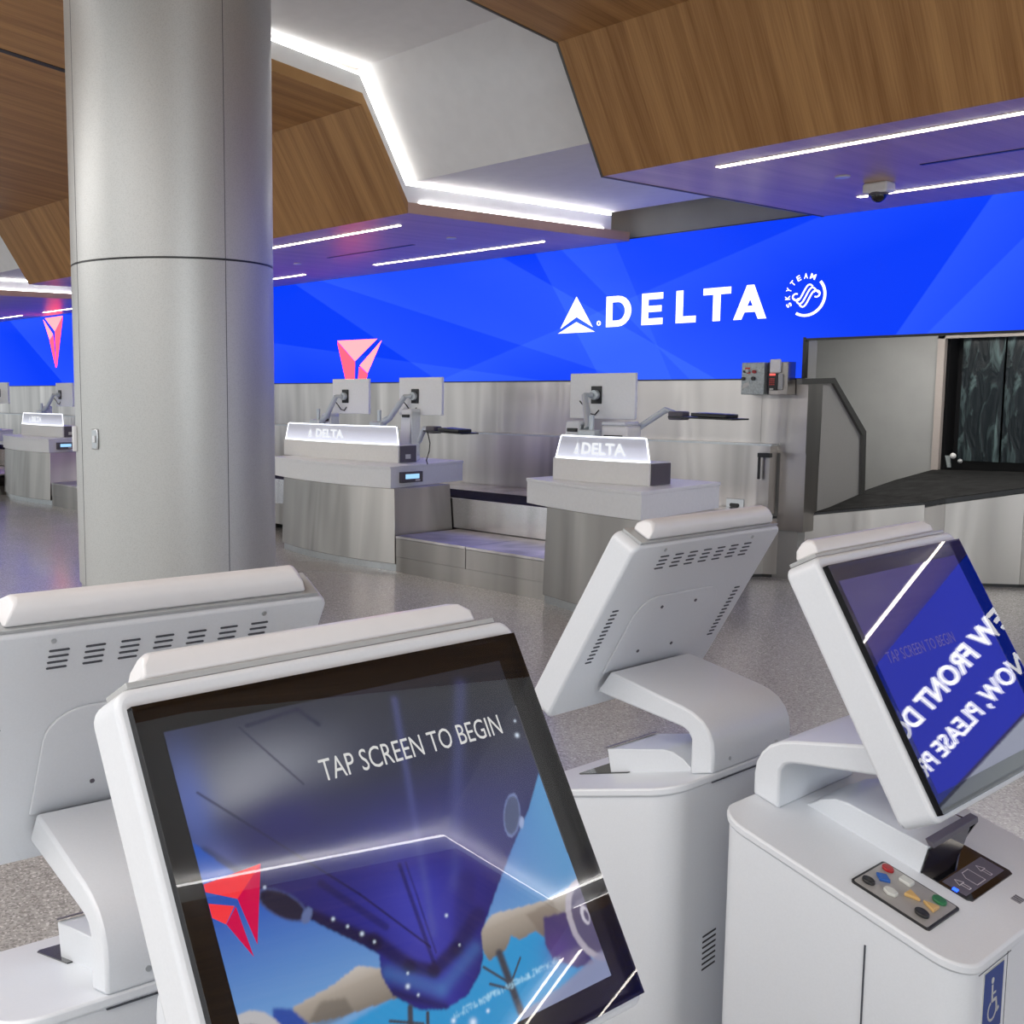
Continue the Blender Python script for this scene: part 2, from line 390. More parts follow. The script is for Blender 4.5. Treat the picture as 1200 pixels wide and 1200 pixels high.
# recess with the baggage opening
bm = bx(-8.5, -5.19, 12.0, 12.15, 0, 3.2); box(bm, -5.19, 2, 12.0, 12.15, 2.29, 3.2); box(bm, -3.0, 2, 12, 12.15, 0, 2.29)
box(bm, -8.5, 2, 9.65, 12.15, 2.62, 2.7)
struct(obj('wall_recess', bm, 'greywall', smooth=False), 'grey wall of the recess the baggage belt runs into')
bm = bx(-5.21, -5.14, 11.97, 12.03, .5, 2.30); box(bm, -5.21, -2.95, 11.97, 12.03, 2.24, 2.30); box(bm, -3.0, -2.95, 11.97, 12.03, .5, 2.3)
struct(obj('trim_5', bm, pmat('opening_frame', (.42, .37, .34), .5)), 'grey-brown frame around the black baggage opening')

# steel cladding in two tiers
def cladding(x0, x1):
    o = obj('wall_front', bx(x0, x1, 9.42, 9.45, 1.24, 1.826), 'steel_wall', smooth=False); struct(o, 'upper brushed steel band under the video wall')
cladding(-45, -5.622)
bm = bmesh.new()
xs = -45
for k in range(14):
    a = -5.45 - k * 2.44
    box(bm, a - 2.436, a, 9.30, 9.42, .60, 1.222)
struct(obj('wall_lower', bm, 'steel_wall', smooth=False), 'lower brushed steel band behind the counters')
bm = bx(-45, -5.43, 9.29, 9.42, 1.222, 1.24)
struct(obj('trim_6', bm, 'metal', smooth=False), 'bright narrow steel ledge between the two steel bands')
bm = bx(-5.62, -5.18, 9.42, 9.67, 1.157, 1.818)
box(bm, -5.43, -5.185, 9.44, 9.67, .45, 1.157)
struct(obj('trim_7', bm, 'steel_wall', smooth=False), 'steel end box under the video wall beside the baggage recess')

# ------------------------------------------------------------------ video wall
vw = thing('video_wall', 'long blue video wall showing airline name above the check-in counters', 'screen', (0, 0, 0))
Y = 9.40
bm = bmesh.new()
box(bm, -34, -5.23, Y, Y + .05, 1.832, 3.24); box(bm, -5.23, 12, Y, Y + .05, 2.180, 3.24)
obj('display', bm, 'led', vw, smooth=False)
bm = bx(-5.235, -5.21, Y - .004, Y + .05, 1.832, 2.19); box(bm, -5.23, 12, Y - .003, Y + .05, 2.160, 2.180); box(bm, -34, -5.23, Y - .003, Y + .05, 1.820, 1.832); box(bm, -34, 12, Y - .003, Y + .05, 3.24, 3.25)
obj('frame', bm, 'black', vw, smooth=False)
YF = Y - .008
def wallpoly(name, polys, mat, th=.006):
    bm = bmesh.new()
    for p_ in polys: prism(bm, [(x, YF, z) for x, z in p_], (0, th, 0))
    return obj(name, bm, mat, vw, smooth=False)
def wallpath(bm, pts, wd):
    n = len(pts); l = []; r = []
    for i, p_ in enumerate(pts):
        a = Vector(pts[max(i - 1, 0)]); b = Vector(pts[min(i + 1, n - 1)]); d = (b - a).normalized(); q = Vector((-d.y, d.x)) * wd / 2
        l.append(Vector(p_) + q); r.append(Vector(p_) - q)
    for i in range(n - 1):
        prism(bm, [(l[i].x, YF, l[i].y), (l[i + 1].x, YF, l[i + 1].y), (r[i + 1].x, YF, r[i + 1].y), (r[i].x, YF, r[i].y)], (0, .006, 0))
Z0, Z1 = 2.375, 2.685
def L_(name, polys): return wallpoly('letter', polys, 'letter')
x0, x1 = -7.395, -7.085; s = .075
arc = lambda cx, cz, rx, rz, a0, a1, n=10: [(cx + rx * math.cos(math.radians(a0 + (a1 - a0) * k / n)), cz + rz * math.sin(math.radians(a0 + (a1 - a0) * k / n))) for k in range(n + 1)]
bm = bmesh.new(); xm = -7.25; zc = (Z0 + Z1) / 2; h2 = (Z1 - Z0) / 2
outer = arc(xm, zc, x1 - xm, h2, 90, -90); inner = arc(xm, zc, x1 - xm - s, h2 - .062, 90, -90)
for i in range(10): prism(bm, [(outer[i][0], YF, outer[i][1]), (outer[i + 1][0], YF, outer[i + 1][1]), (inner[i + 1][0], YF, inner[i + 1][1]), (inner[i][0], YF, inner[i][1])], (0, .006, 0))
for r_ in ((x0, x0 + s, Z0, Z1), (x0 + s, xm, Z0, Z0 + .062), (x0 + s, xm, Z1 - .062, Z1)): box(bm, r_[0], r_[1], YF, YF + .006, r_[2], r_[3])
obj('letter', bm, 'letter', vw, smooth=False)
R4 = lambda a, b, c, d: [(a, c), (b, c), (b, d), (a, d)]
L_('E', [R4(-6.955, -6.88, Z0, Z1), R4(-6.88, -6.71, Z0, Z0 + .062), R4(-6.88, -6.725, zc - .03, zc + .03), R4(-6.88, -6.71, Z1 - .062, Z1)])
L_('L', [R4(-6.555, -6.48, Z0, Z1), R4(-6.48, -6.335, Z0, Z0 + .062)])
L_('T', [R4(-6.255, -5.965, Z1 - .062, Z1), R4(-6.148, -6.072, Z0, Z1 - .062)])
L_('A', [[(-5.93, Z0), (-5.85, Z0), (-5.735, Z1 - .06), (-5.735, Z1), (-5.80, Z1)], [(-5.60, Z0), (-5.68, Z0), (-5.795, Z1 - .06), (-5.795, Z1), (-5.73, Z1)], R4(-5.86, -5.67, Z0 + .065, Z0 + .12)])
wallpoly('emblem', [[(-7.79, 2.71), (-8.0, 2.385), (-7.785, 2.50)], [(-7.79, 2.71), (-7.57, 2.385), (-7.785, 2.50)],
                    [(-8.03, 2.335), (-7.785, 2.445), (-7.785, 2.375)], [(-7.54, 2.335), (-7.785, 2.445), (-7.785, 2.375)], [(-8.03, 2.335), (-7.785, 2.375), (-7.54, 2.335)]], 'letter')
bm = bmesh.new(); wallpath(bm, arc(-7.49, 2.42, .02, .02, 0, 360, 8), .012); obj('registered_mark', bm, 'letter', vw, smooth=False)
# round alliance emblem
cx, cz, R_ = -5.225, 2.552, .172
bm = bmesh.new(); wallpath(bm, arc(cx, cz, R_, R_, 42, -120, 24), .022); obj('ring', bm, 'letter', vw, smooth=False)
bm = bmesh.new()
for k, (sx, sz) in enumerate(((-.045, .045), (0, 0), (.045, -.045))):
    pts = []
    for i in range(19):
        u_ = -1 + 2 * i / 18
        pts.append((cx + u_ * .085 + sx * .6, cz + .055 * math.sin(u_ * 2.6) + sz * .62 + u_ * .02))
    wallpath(bm, pts, .012)
wallpath(bm, arc(cx - .095, cz - .005, .03, .028, 60, 330, 10), .012); wallpath(bm, arc(cx + .095, cz + .012, .03, .028, -120, 150, 10), .012)
obj('ribbon_emblem', bm, 'letter', vw, smooth=False)
parts = []
for i, chh in enumerate('SKYTEAM'):
    a = math.radians(205 - i * 22.5)
    b_ = text_bm(chh, .02); wd_ = .050 if chh == 'M' else .036
    fit(b_, -wd_ / 2, wd_ / 2, -.024, .024); ca, sa = math.cos(a - math.pi / 2), math.sin(a - math.pi / 2)
    px_, pz_ = cx + .172 * math.cos(a), cz + .172 * math.sin(a)
    place(b_, lambda x, y: (px_ + x * ca - y * sa, YF, pz_ + x * sa + y * ca)); parts.append(b_)
obj('ring_lettering', merge(parts), 'letter', vw, smooth=False)
for body, a, b, c, d, bo in (('NEW FRONT DOOR', 1.38, 3.22, 2.66, 2.83, .03), ('NOW, PLEASE PROCEED', 1.72, 3.55, 2.345, 2.51, .02)):
    t_ = fit(text_bm(body, bo), a, b, c, d); place(t_, lambda x, y: (x, YF, y)); obj('message_lettering', t_, 'message', vw, smooth=False)
def widget(x, z, s, flip=1, cut=False):
    f = lambda pts: [(x + flip * a * s, z + b * s) for a, b in pts]
    wallpoly('red_emblem_face', [f([(-.375, 0), (.45, -.005), (0, -.28)]), f([(.54, -.03), (.10, -.34), (.26, -.44)])], 'led_pink')
    wallpoly('red_emblem_side', [f([(-.375, -.02), (-.005, -.29), (-.014, -.555), (-.187, -.555)]), f([(.26, -.455), (.09, -.36), (.066, -.555), (.214, -.555)])] if cut else [f([(-.375, -.02), (-.005, -.29), (-.03, -1.0)]), f([(.26, -.455), (.09, -.36), (.01, -1.0)])], 'led_red')
widget(-11.505, 2.395, 1.0, 1, True)
widget(-20.93, 3.185, 1.0, -1)

# ------------------------------------------------------------------ ceiling lights and fittings
def strip(x0, x1, y, label):
    t = thing('linear_light', label, 'ceiling light', ((x0 + x1) / 2, y, 3.22), 0, None)
    h = (x1 - x0) / 2
    obj('diffuser', bx(-h, h, -.028, .028, -.006, .03), 'strip', t, smooth=False)
    bm = bx(-h - .004, h + .004, -.034, -.028, -.004, .03); box(bm, -h - .004, h + .004, .028, .034, -.004, .03)
    obj('housing', bm, 'metal', t, smooth=False)
strip(-4.41, 2.3, 6.74, 'long warm white ceiling strip light nearest the camera under the right canopy')
strip(-4.42, 2.3, 8.66, 'warm white ceiling strip light beside the dome camera, close to the video wall')
strip(-14.2, -7.70, 6.80, 'ceiling strip light nearest the wooden slope, right of the column')
strip(-10.28, -8.47, 8.70, 'long ceiling strip light above the red emblem, close to the video wall')
strip(-8.44, -7.66, 8.70, 'short ceiling strip light at the right end of the left canopy')
strip(-13.6, -11.70, 8.70, 'ceiling strip light touching the right edge of the column')
strip(-24.2, -21.4, 8.90, 'distant ceiling strip light at the left edge of the photo, lower one')
strip(-24.2, -17.75, 6.95, 'distant ceiling strip light at the left edge of the photo, upper one')
strip(-20.3, -18.2, 8.90, 'distant ceiling strip light above the far red emblem')
strip(5.5, 12, 6.70, 'ceiling strip light under the far right canopy, front of its pair')
strip(5.5, 12, 6.93, 'ceiling strip light under the far right canopy, second of the pair')
strip(5.5, 12, 8.52, 'ceiling strip light under the far right canopy, close to the wall')
for x, y, lb in ((-9.35, 7.83, 'thin dark air slot in the violet soffit right of the column'), (-2.6, 7.76, 'thin dark air slot in the violet soffit at the upper right')):
    hw = .72 if x < -5 else .95
    o = obj('air_diffuser', bx(-hw, hw, -.02, .02, -.004, .01), 'black', smooth=False); o.location = (x, y, 3.22); tag(o, lb, 'air vent')
for x, y, lb in ((-4.08, 7.755, 'small round ceiling speaker near the dome camera'), (-8.04, 7.79, 'small round ceiling speaker between the strip lights of the left canopy'), (-10.75, 7.9, 'small round ceiling speaker close to the column')):
    o = obj('ceiling_speaker', tb([(0, 0, .01), (0, 0, -.008)], .05, 24), 'white', smooth=False); o.location = (x, y, 3.22); tag(o, lb, 'speaker')
dc = thing('dome_camera', 'white ceiling security camera with black dome under the right canopy', 'security camera', (-4.04, 8.2, 3.22))
obj('mount', bx(-.09, .09, -.07, .07, -.075, 0), 'warm_white', dc, .015)
bm = bmesh.new(); bmesh.ops.create_uvsphere(bm, u_segments=20, v_segments=12, radius=.055); bmesh.ops.translate(bm, verts=bm.verts, vec=(0, 0, -.085)); obj('dome', bm, 'blackgloss', dc)
obj('collar', tb([(0, 0, -.07), (0, 0, -.09)], .068, 24), 'darkgrey', dc)

# ------------------------------------------------------------------ column
cl = thing('column', 'large round column clad in grey perforated metal', 'column', (-6.10, 3.53, 0))
def cyl(z0, z1, r, n=96, a0=0, a1=360, th=None):
    bm = bmesh.new()
    if th is None:
        tube(bm, [(0, 0, z0), (0, 0, z1)], r, n)
    else:
        k = max(1, int(n * (a1 - a0) / 360))
        for i in range(k):
            A = math.radians(a0 + (a1 - a0) * i / k); B = math.radians(a0 + (a1 - a0) * (i + 1) / k)
            prism(bm, [(math.cos(A) * r, math.sin(A) * r, z0), (math.cos(B) * r, math.sin(B) * r, z0), (math.cos(B) * (r + th), math.sin(B) * (r + th), z0), (math.cos(A) * (r + th), math.sin(A) * (r + th), z0)], (0, 0, z1 - z0))
    return bm
ZB, ZJ = .565, 2.49
obj('lower_cladding', cyl(ZB, ZJ - .006, .618), 'column', cl)
obj('upper_cladding', cyl(ZJ + .006, 4.85, .618), 'column', cl)
obj('joint', cyl(ZJ - .02, ZJ + .02, .612), 'black', cl)
obj('plinth', cyl(0, ZB, .606), 'metal', cl)
for a in (-1.2, -95, 88, 175):
    obj('seam', cyl(ZB, 4.7, .616, 96, a - .16, a + .16, .003), 'slot', cl, smooth=False)
def on_col(ang, z0, z1, wdt, th, name, mat, bev=.006):
    a = math.radians(ang); bm = bx(0, th, -wdt / 2, wdt / 2, z0, z1)
    o = obj(name, bm, mat, cl, bev); o.location = (math.cos(a) * .617, math.sin(a) * .617, 0); o.rotation_euler = (0, 0, a)
    return o
lt = on_col(-79.5, 1.40, 1.52, .058, .012, 'latch_plate', 'metal')
obj('latch_bolt', bx(.012, .02, -.01, .014, 1.44, 1.48), 'white', lt, .003)
on_col(-107, 1.375, 1.53, .045, .025, 'latch_box', 'white_top')

# ------------------------------------------------------------------ conveyors and scales
A = [(-5.62, 9.30, .555), (-5.55, 9.42, .562), (-5.33, 9.54, .595), (-4.46, 10.16, .735), (-4.32, 10.24, .775), (-3.84, 10.64, .88), (-3.35, 11.15, .93), (-3.05, 12.0, .95)]
Bf = [(-5.62, 9.32, .556), (-5.5, 9.50, .57), (-5.23, 9.9, .64), (-5.23, 10.5, .735), (-5.23, 10.7, .765), (-5.21, 11.2, .83), (-5.20, 11.6, .865), (-5.19, 12.0, .90)]
bc = thing('baggage_belt', 'black curving baggage belt with steel skirt rising into the wall opening', 'conveyor belt', (0, 0, 0))
bm = bmesh.new()
for i in range(len(A) - 1):
    q = [A[i], A[i + 1], Bf[i + 1], Bf[i]]
    prism(bm, [(x, y, z - .03) for x, y, z in q], (0, 0, .03))
obj('belt', bm, 'rubber', bc, smooth=False)
bm = bmesh.new()
for i in range(len(A) - 1):
    a, b = Vector(A[i]), Vector(A[i + 1])
    if i >= 3: dz = .045
    else: dz = .022
    d = (b - a); nrm = Vector((d.y, -d.x, 0)).normalized() * .012
    prism(bm, [(a.x, a.y, a.z - dz), (b.x, b.y, b.z - dz), (b.x, b.y, b.z - .004), (a.x, a.y, a.z - .004)], nrm)
obj('belt_edge', bm, 'black', bc, smooth=False)
for i in range(len(A) - 1):
    a, b = Vector(A[i]), Vector(A[i + 1]); dz = .05 if i >= 3 else .024
    d = (b - a); nrm = Vector((d.y, -d.x, 0)).normalized() * .02
    if (b - a).length < .2: b = b + (b - a).normalized() * .002
    obj('skirt_panel', pr([(a.x, a.y, .03), (b.x, b.y, .03), (b.x, b.y, b.z - dz), (a.x, a.y, a.z - dz)], nrm), 'steel', bc, smooth=False)
bm = bmesh.new()
for i in range(len(A) - 1): prism(bm, [(A[i][0], A[i][1], 0), (A[i + 1][0], A[i + 1][1], 0), (A[i + 1][0], A[i + 1][1], .03), (A[i][0], A[i][1], .03)], (0, .05, 0))
obj('kick_strip', bm, 'black', bc, smooth=False)
gd = thing('side_guard', 'steel side guard with dark sloping top rail beside the baggage belt', 'guard panel', (0, 0, 0))
G = [(9.68, 1.80), (9.86, 1.80), (10.43, 1.31), (10.46, .70), (9.68, .50)]
obj('panel', pr([(-5.22, y, z) for y, z in G], (.02, 0, 0)), pmat('guard_steel', (.42, .41, .40), .5, .35), gd, smooth=False)
G2o = [(9.30, 1.825), (9.87, 1.835), (10.50, 1.33), (10.53, .72)]; G2i = [(9.30, 1.775), (9.85, 1.785), (10.43, 1.30), (10.46, .70)]
bm = bmesh.new()
for i in range(3): prism(bm, [(-5.225, *G2o[i]), (-5.225, *G2o[i + 1]), (-5.225, *G2i[i + 1]), (-5.225, *G2i[i])], (.05, 0, 0))
obj('top_rail', bm, 'rail', gd, smooth=False)
# curtain strips in the opening
for k in range(5):
    xa = -5.0 + k * .405
    o = obj('curtain_strip', bx(-.195, .195, -.004, .004, 0, 1.24), 'curtain', smooth=False); o.location = (xa + .2, 12.06 + .012 * (k % 2), 1.0)
    names_ = ['leftmost black rubber curtain strip in the baggage opening', 'black rubber curtain strip, second from the left in the baggage opening',
              'black rubber curtain strip, middle one in the baggage opening', 'black rubber curtain strip, fourth from the left in the baggage opening', 'rightmost black rubber curtain strip in the baggage opening']
    tag(o, names_[k], 'curtain strip', 'black curtain strips in the baggage opening')
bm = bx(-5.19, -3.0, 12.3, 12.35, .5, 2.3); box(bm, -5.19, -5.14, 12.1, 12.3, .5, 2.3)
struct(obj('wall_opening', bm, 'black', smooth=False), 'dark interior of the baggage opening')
sp = thing('photo_sensor', 'pair of small grey sensor heads at the lower left of the baggage opening', 'sensor', (-5.04, 11.95, .93))
obj('bracket', pr([(-.03, 0, .12), (.0, 0, .0), (.03, 0, .0), (.02, 0, .12)], (0, .02, 0)), 'galv', sp)
bm = bmesh.new(); bmesh.ops.create_uvsphere(bm, u_segments=14, v_segments=10, radius=.03); bmesh.ops.translate(bm, verts=bm.verts, vec=(.05, 0, .12)); obj('sensor_head', bm, 'warm_white', sp)
bm = bmesh.new(); bmesh.ops.create_uvsphere(bm, u_segments=14, v_segments=10, radius=.024); bmesh.ops.translate(bm, verts=bm.verts, vec=(.12, 0, .07)); obj('sensor_head', bm, 'clearplate', sp)
br = thing('black_bracket', 'small black bracket hanging under the end of the steel band', 'bracket', (-5.52, 9.27, 1.14))
obj('arm', bx(-.02, .10, -.03, .02, -.02, .02), 'black', br, .004); obj('rod', bx(-.02, .0, -.02, .0, -.22, -.02), 'black', br, .003)
ot = thing('cable_outlet', 'steel cable outlet plate with black oval slot low on the steel wall', 'outlet', (-5.78, 9.30, .66))
obj('plate', bx(-.09, .09, -.012, 0, -.06, .06), 'metal', ot, .004)
obj('slot', pr([(x, -.016, z) for x, z in rrect(.1, .036, .017)], (0, .006, 0)), 'black', ot)

# collector belt behind the counters
cb = thing('collector_belt', 'low steel and black collector belt running behind the counters', 'conveyor belt', (0, 0, 0))
obj('housing', bx(-40, -5.66, 7.82, 9.29, .10, .632), 'steel', cb, smooth=False)
obj('front_panel', bx(-40, -5.7, 7.79, 7.82, .36, .655), 'steel_flat', cb, smooth=False)
obj('belt', bx(-40, -5.66, 7.93, 8.55, .632, .644), 'rubber', cb, smooth=False)
obj('deck', bx(-40, -5.66, 8.60, 9.28, .632, .642), 'steel_flat', cb, smooth=False)
def scale(x0, x1, label, split=True):
    t = thing('baggage_scale', label, 'baggage scale', ((x0 + x1) / 2, 7.37, 0)); h = (x1 - x0) / 2
    xm_ = 0 if split else h
    for a, b in ((-h, -.005), (.005, h)):
        obj('weighing_plate', bx(a, b, -.42, .405, .325, .35), 'scale_plate', t, .003)
        obj('front_panel', bx(a, b, -.415, -.40, .15, .322), 'steel', t, smooth=False)
    obj('base', bx(-h, h, -.41, .40, .0, .147), 'steel', t, smooth=False)
scale(-7.90, -6.02, 'low steel baggage scale between the two nearest counters')
scale(-15.78, -13.9, 'low steel baggage scale right of the distant counter, beside the column')
scale(-19.9, -17.95, 'low steel baggage scale at the far left edge of the photo')

# ------------------------------------------------------------------ counters
def sym_front(x0, x1, y, sag, n=10):
    return [(x0 + (x1 - x0) * k / n, y - sag * (1 - (2 * k / n - 1) ** 2)) for k in range(n + 1)]
def counter(label, slab, back, base_top, base_bot, sb, riser, panel, txt, group, readout):
    """slab/base lists of front points (x,y) left to right"""
    xc = (slab[0][0] + slab[-1][0]) / 2; yc = 7.6; bb = 7.78
    t = thing('check_in_counter', label, 'counter', (xc, yc, 0), 0, group)
    loc = lambda p, z: (p[0] - xc, p[1] - yc, z)
    P = slab + [(slab[-1][0] - sb, back), (slab[0][0], back)]
    obj('worktop', pr([loc(p, .975) for p in P], (0, 0, .025)), 'apron', t, .003)
    Q = [(p[0] + (.004 if i == 0 else 0), p[1] + .008) for i, p in enumerate(slab)] + [(slab[-1][0] - sb - .008, back - .005), (slab[0][0] + .008, back - .005)]
    obj('apron', pr([loc(p, .79) for p in Q], (0, 0, .184)), 'apron', t, .002)
    bm = bmesh.new(); n = len(base_top)
    TT = base_top + [(base_top[-1][0] - .02, bb), (base_top[0][0], bb)]; BB = base_bot + [(base_bot[-1][0] - .02, bb), (base_bot[0][0], bb)]
    a = [bm.verts.new(loc(p, .79)) for p in TT]; b = [bm.verts.new(loc(p, .07)) for p in BB]
    for i in range(len(a)): bm.faces.new((a[i], a[(i + 1) % len(a)], b[(i + 1) % len(a)], b[i]))
    bm.faces.new(a); bm.faces.new(list(reversed(b)))
    obj('steel_base', bm, 'steel', t, .004)
    K = [(x, y + .03) for x, y in base_bot] + [(base_bot[-1][0] - .04, bb - .04), (base_bot[0][0] + .04, bb - .04)]
    obj('kick_plate', pr([loc(p, 0) for p in K], (0, 0, .07)), 'metal', t, smooth=False)
    # riser box with lit acrylic sign on it
    (rx0, rx1, ry, rd, sag) = riser
    F_ = sym_front(rx0, rx1, ry, sag)
    obj('riser', pr([loc(p, 1.0) for p in F_ + [(rx1, ry + rd), (rx0, ry + rd)]], (0, 0, .178)), 'warm_white', t, .004)
    obj('riser_end', bx(rx1 - xc, rx1 - xc + .012, ry - yc + .02, ry - yc + rd - .02, 1.005, 1.172), 'darkgrey', t, .003)
    bm = bmesh.new(); zt = 1.365; ins = .045; n = 16
    Fp = sym_front(rx0 + .02, rx1 - .005, ry + .012, sag, n)
    for i in range(n):
        def top(k):
            x, y_ = Fp[k]; u_ = k / n; return (x + ins * (1 - 2 * u_), y_ + .012)
        (xa, ya), (xb, yb) = Fp[i], Fp[i + 1]; ta, tb_ = top(i), top(i + 1)
        prism(bm, [loc((xa, ya), 1.178), loc((xb, yb), 1.178), loc(tb_, zt), loc(ta, zt)], (0, .012, 0))
    bmesh.ops.remove_doubles(bm, verts=bm.verts, dist=1e-5)
    pn = obj('sign_panel', bm, 'acrylic', t, smooth=False)
    # bright edges
    bm = bmesh.new()
    def fp(u_, v_, off=0):
        k = u_ * n; i = min(int(k), n - 1); f_ = k - i
        x = Fp[i][0] * (1 - f_) + Fp[i + 1][0] * f_; y_ = Fp[i][1] * (1 - f_) + Fp[i + 1][1] * f_
        return loc((x + ins * (1 - 2 * u_) * v_, y_ + .012 * v_ - off), 1.178 + (zt - 1.178) * v_)
    tube(bm, [fp(0, .02), fp(0, .97), fp(.012, 1)] + [fp(k / 16, 1) for k in range(1, 16)] + [fp(.988, 1), fp(1, .97), fp(1, .02)], .006, 6)
    tube(bm, [fp(k / 16, .03, .004) for k in range(17)], .006, 6)
    obj('lit_edge', bm, 'sign_glow', pn, smooth=False)
    u0, u1 = txt
    b_ = fit(text_bm('DELTA', .03), 0, 1, 0, 1)
    place(b_, lambda x, y: fp(u0 + .06 + (u1 - u0 - .06) * x, .24 + .5 * y, .006)); obj('sign_lettering', b_, 'letter2', pn, smooth=False)
    bm = bmesh.new()
    for pts in ([(-.5, .1), (0, 1.25), (0, .45)], [(.5, .1), (0, 1.25), (0, .45)], [(-.6, -.05), (0, .3), (0, .02)], [(.6, -.05), (0, .3), (0, .02)]):
        vs = [bm.verts.new(fp(u0 + a_ * (.055 if rx1 - rx0 < 1.2 else .04), .24 + .5 * b2 * .85, .006)) for a_, b2 in pts]; bm.faces.new(vs)
    obj('sign_emblem', bm, 'letter2', pn, smooth=False)
    if readout:
        x, y_ = slab[-1]; bx0 = x - sb * .15
        rd_ = obj('weight_readout', bx(x - xc - .03, x - xc + .012, y_ - yc + .14, y_ - yc + .42, .835, .94), 'darkgrey', t, .004)
        obj('readout_display', bx(x - xc + .012, x - xc + .014, y_ - yc + .19, y_ - yc + .37, .872, .918), 'lcd', rd_, smooth=False)
        obj('readout_label', bx(x - xc + .012, x - xc + .014, y_ - yc + .32, y_ - yc + .38, .848, .864), 'icon', rd_, smooth=False)
        obj('end_sticker', bx(rx1 - xc + .012, rx1 - xc + .014, ry - yc + .09, ry - yc + .16, 1.04, 1.085), 'lightkey', t, smooth=False)
    return t
M['letter2'] = emat('sign_lettering_glow', (.95, .97, 1), .75)
GC = 'white and steel check-in counters with lit signs'
S1 = [(-10.15, 7.12), (-9.8, 7.03), (-9.4, 6.96), (-9.0, 6.93), (-8.6, 6.93), (-8.3, 6.96), (-8.05, 7.01)]
T1 = [(-9.87, 7.05), (-9.5, 6.98), (-9.1, 6.945), (-8.7, 6.94), (-8.3, 6.97), (-8.0, 7.02)]
B1 = [(-9.87, 7.02), (-9.5, 6.93), (-9.1, 6.88), (-8.7, 6.87), (-8.3, 6.90), (-7.93, 6.97)]
counter('white-topped steel check-in counter right of the column, with two monitors', S1, 8.22, T1, B1, .22, (-10.38, -8.40, 7.42, .26, .07), None, (.27, .585), GC, True)
sh = lambda L_, d: [(x + d, y) for x, y in L_]
S2 = [(-6.31, 7.01), (-5.95, 6.88), (-5.6, 6.79), (-5.25, 6.72), (-4.91, 6.68)]
T2 = [(-5.98, 6.90), (-5.6, 6.80), (-5.25, 6.735), (-4.93, 6.70)]
B2 = [(-5.98, 6.86), (-5.6, 6.76), (-5.25, 6.70), (-4.90, 6.66)]
counter('narrow white-topped steel check-in counter nearest the baggage belt, with one monitor', S2, 7.88, T2, B2, .12, (-6.10, -5.15, 7.10, .28, .04), None, (.25, .79), GC, False)
counter('distant check-in counter visible left of the column', sh(S1, -7.93), 8.22, sh(T1, -7.95), sh(B1, -7.95), .22, (-18.0, -16.35, 7.42, .26, .07), None, (.27, .585), GC, True)
counter('most distant check-in counter, cut by the left edge of the photo', sh(S1, -12.05), 8.22, sh(T1, -12.05), sh(B1, -12.05), .22, (-22.45, -20.45, 7.42, .26, .07), None, (.27, .585), GC, True)

# monitors on arms
def monitor(x, y, w_, zc_, label, pole, vesa=(.0, .03), side=-1, ground=1.0):
    t = thing('monitor', label, 'monitor', (x, y, ground), 0, 'monitors on arms behind the counters')
    z = zc_ - ground
    obj('panel', bx(-w_ / 2, w_ / 2, 0, .035, z - .195, z + .195), 'apron', t, .006)
    obj('screen', bx(-w_ / 2 + .015, w_ / 2 - .015, .035, .037, z - .18, z + .18), 'blackgloss', t, smooth=False)
    vx, vz = vesa
    obj('mount_plate', bx(vx - .055, vx + .055, -.012, 0, z + vz - .075, z + vz + .075), 'black', t, .004)
    obj('swivel', tb([(vx, -.012, z + vz), (vx, -.05, z + vz)], .042, 20), 'arm', t)
    px_, py_ = pole
    obj('pole', tb([(px_, py_, 0), (px_, py_, .52)], .022, 16), 'arm', t)
    obj('clamp', bx(px_ - .11, px_ + .07, py_ - .05, py_ + .05, .33, .40), 'arm', t, .012)
    kx = px_ + (.05 if vx > px_ else -.05)
    bm = bmesh.new(); tube(bm, [(kx, py_ + .02, .40), (kx + .25 * (vx - kx), py_ * .8, .44), (vx - .06, -.09, z + vz)], .038, 12, .027)
    obj('arm', bm, 'arm', t)
    obj('elbow', tb([(vx - .07, -.09, z + vz), (vx, -.05, z + vz)], .02, 10), 'arm', t)
    bm = bmesh.new(); tube(bm, [(vx - .13, -.07, z - .04), (vx - .10, -.03, z - .10), (vx - .06, -.02, z - .15), (vx, -.02, z - .16), (vx + .04, -.02, z - .12)], .006, 6)
    obj('cable', bm, 'black', t)
monitor(-9.737, 7.88, .64, 1.665, 'left white monitor on silver arm behind the counter with two monitors', (-.42, -.13), (-.08, .0))
monitor(-8.581, 7.88, .655, 1.67, 'right white monitor on silver arm behind the counter with two monitors', (-.50, -.13), (-.07, .0))
monitor(-6.106, 7.72, .69, 1.68, 'white monitor on silver arm behind the narrow counter', (.10, -.25), (-.05, .01))
monitor(-17.319, 7.9, .64, 1.665, 'distant white monitor on silver arm left of the column', (-.60, -.14), (-.15, .0))
monitor(-20.05, 7.9, .64, 1.69, 'most distant white monitor at the left edge of the photo', (-.45, -.14), (-.08, .0))
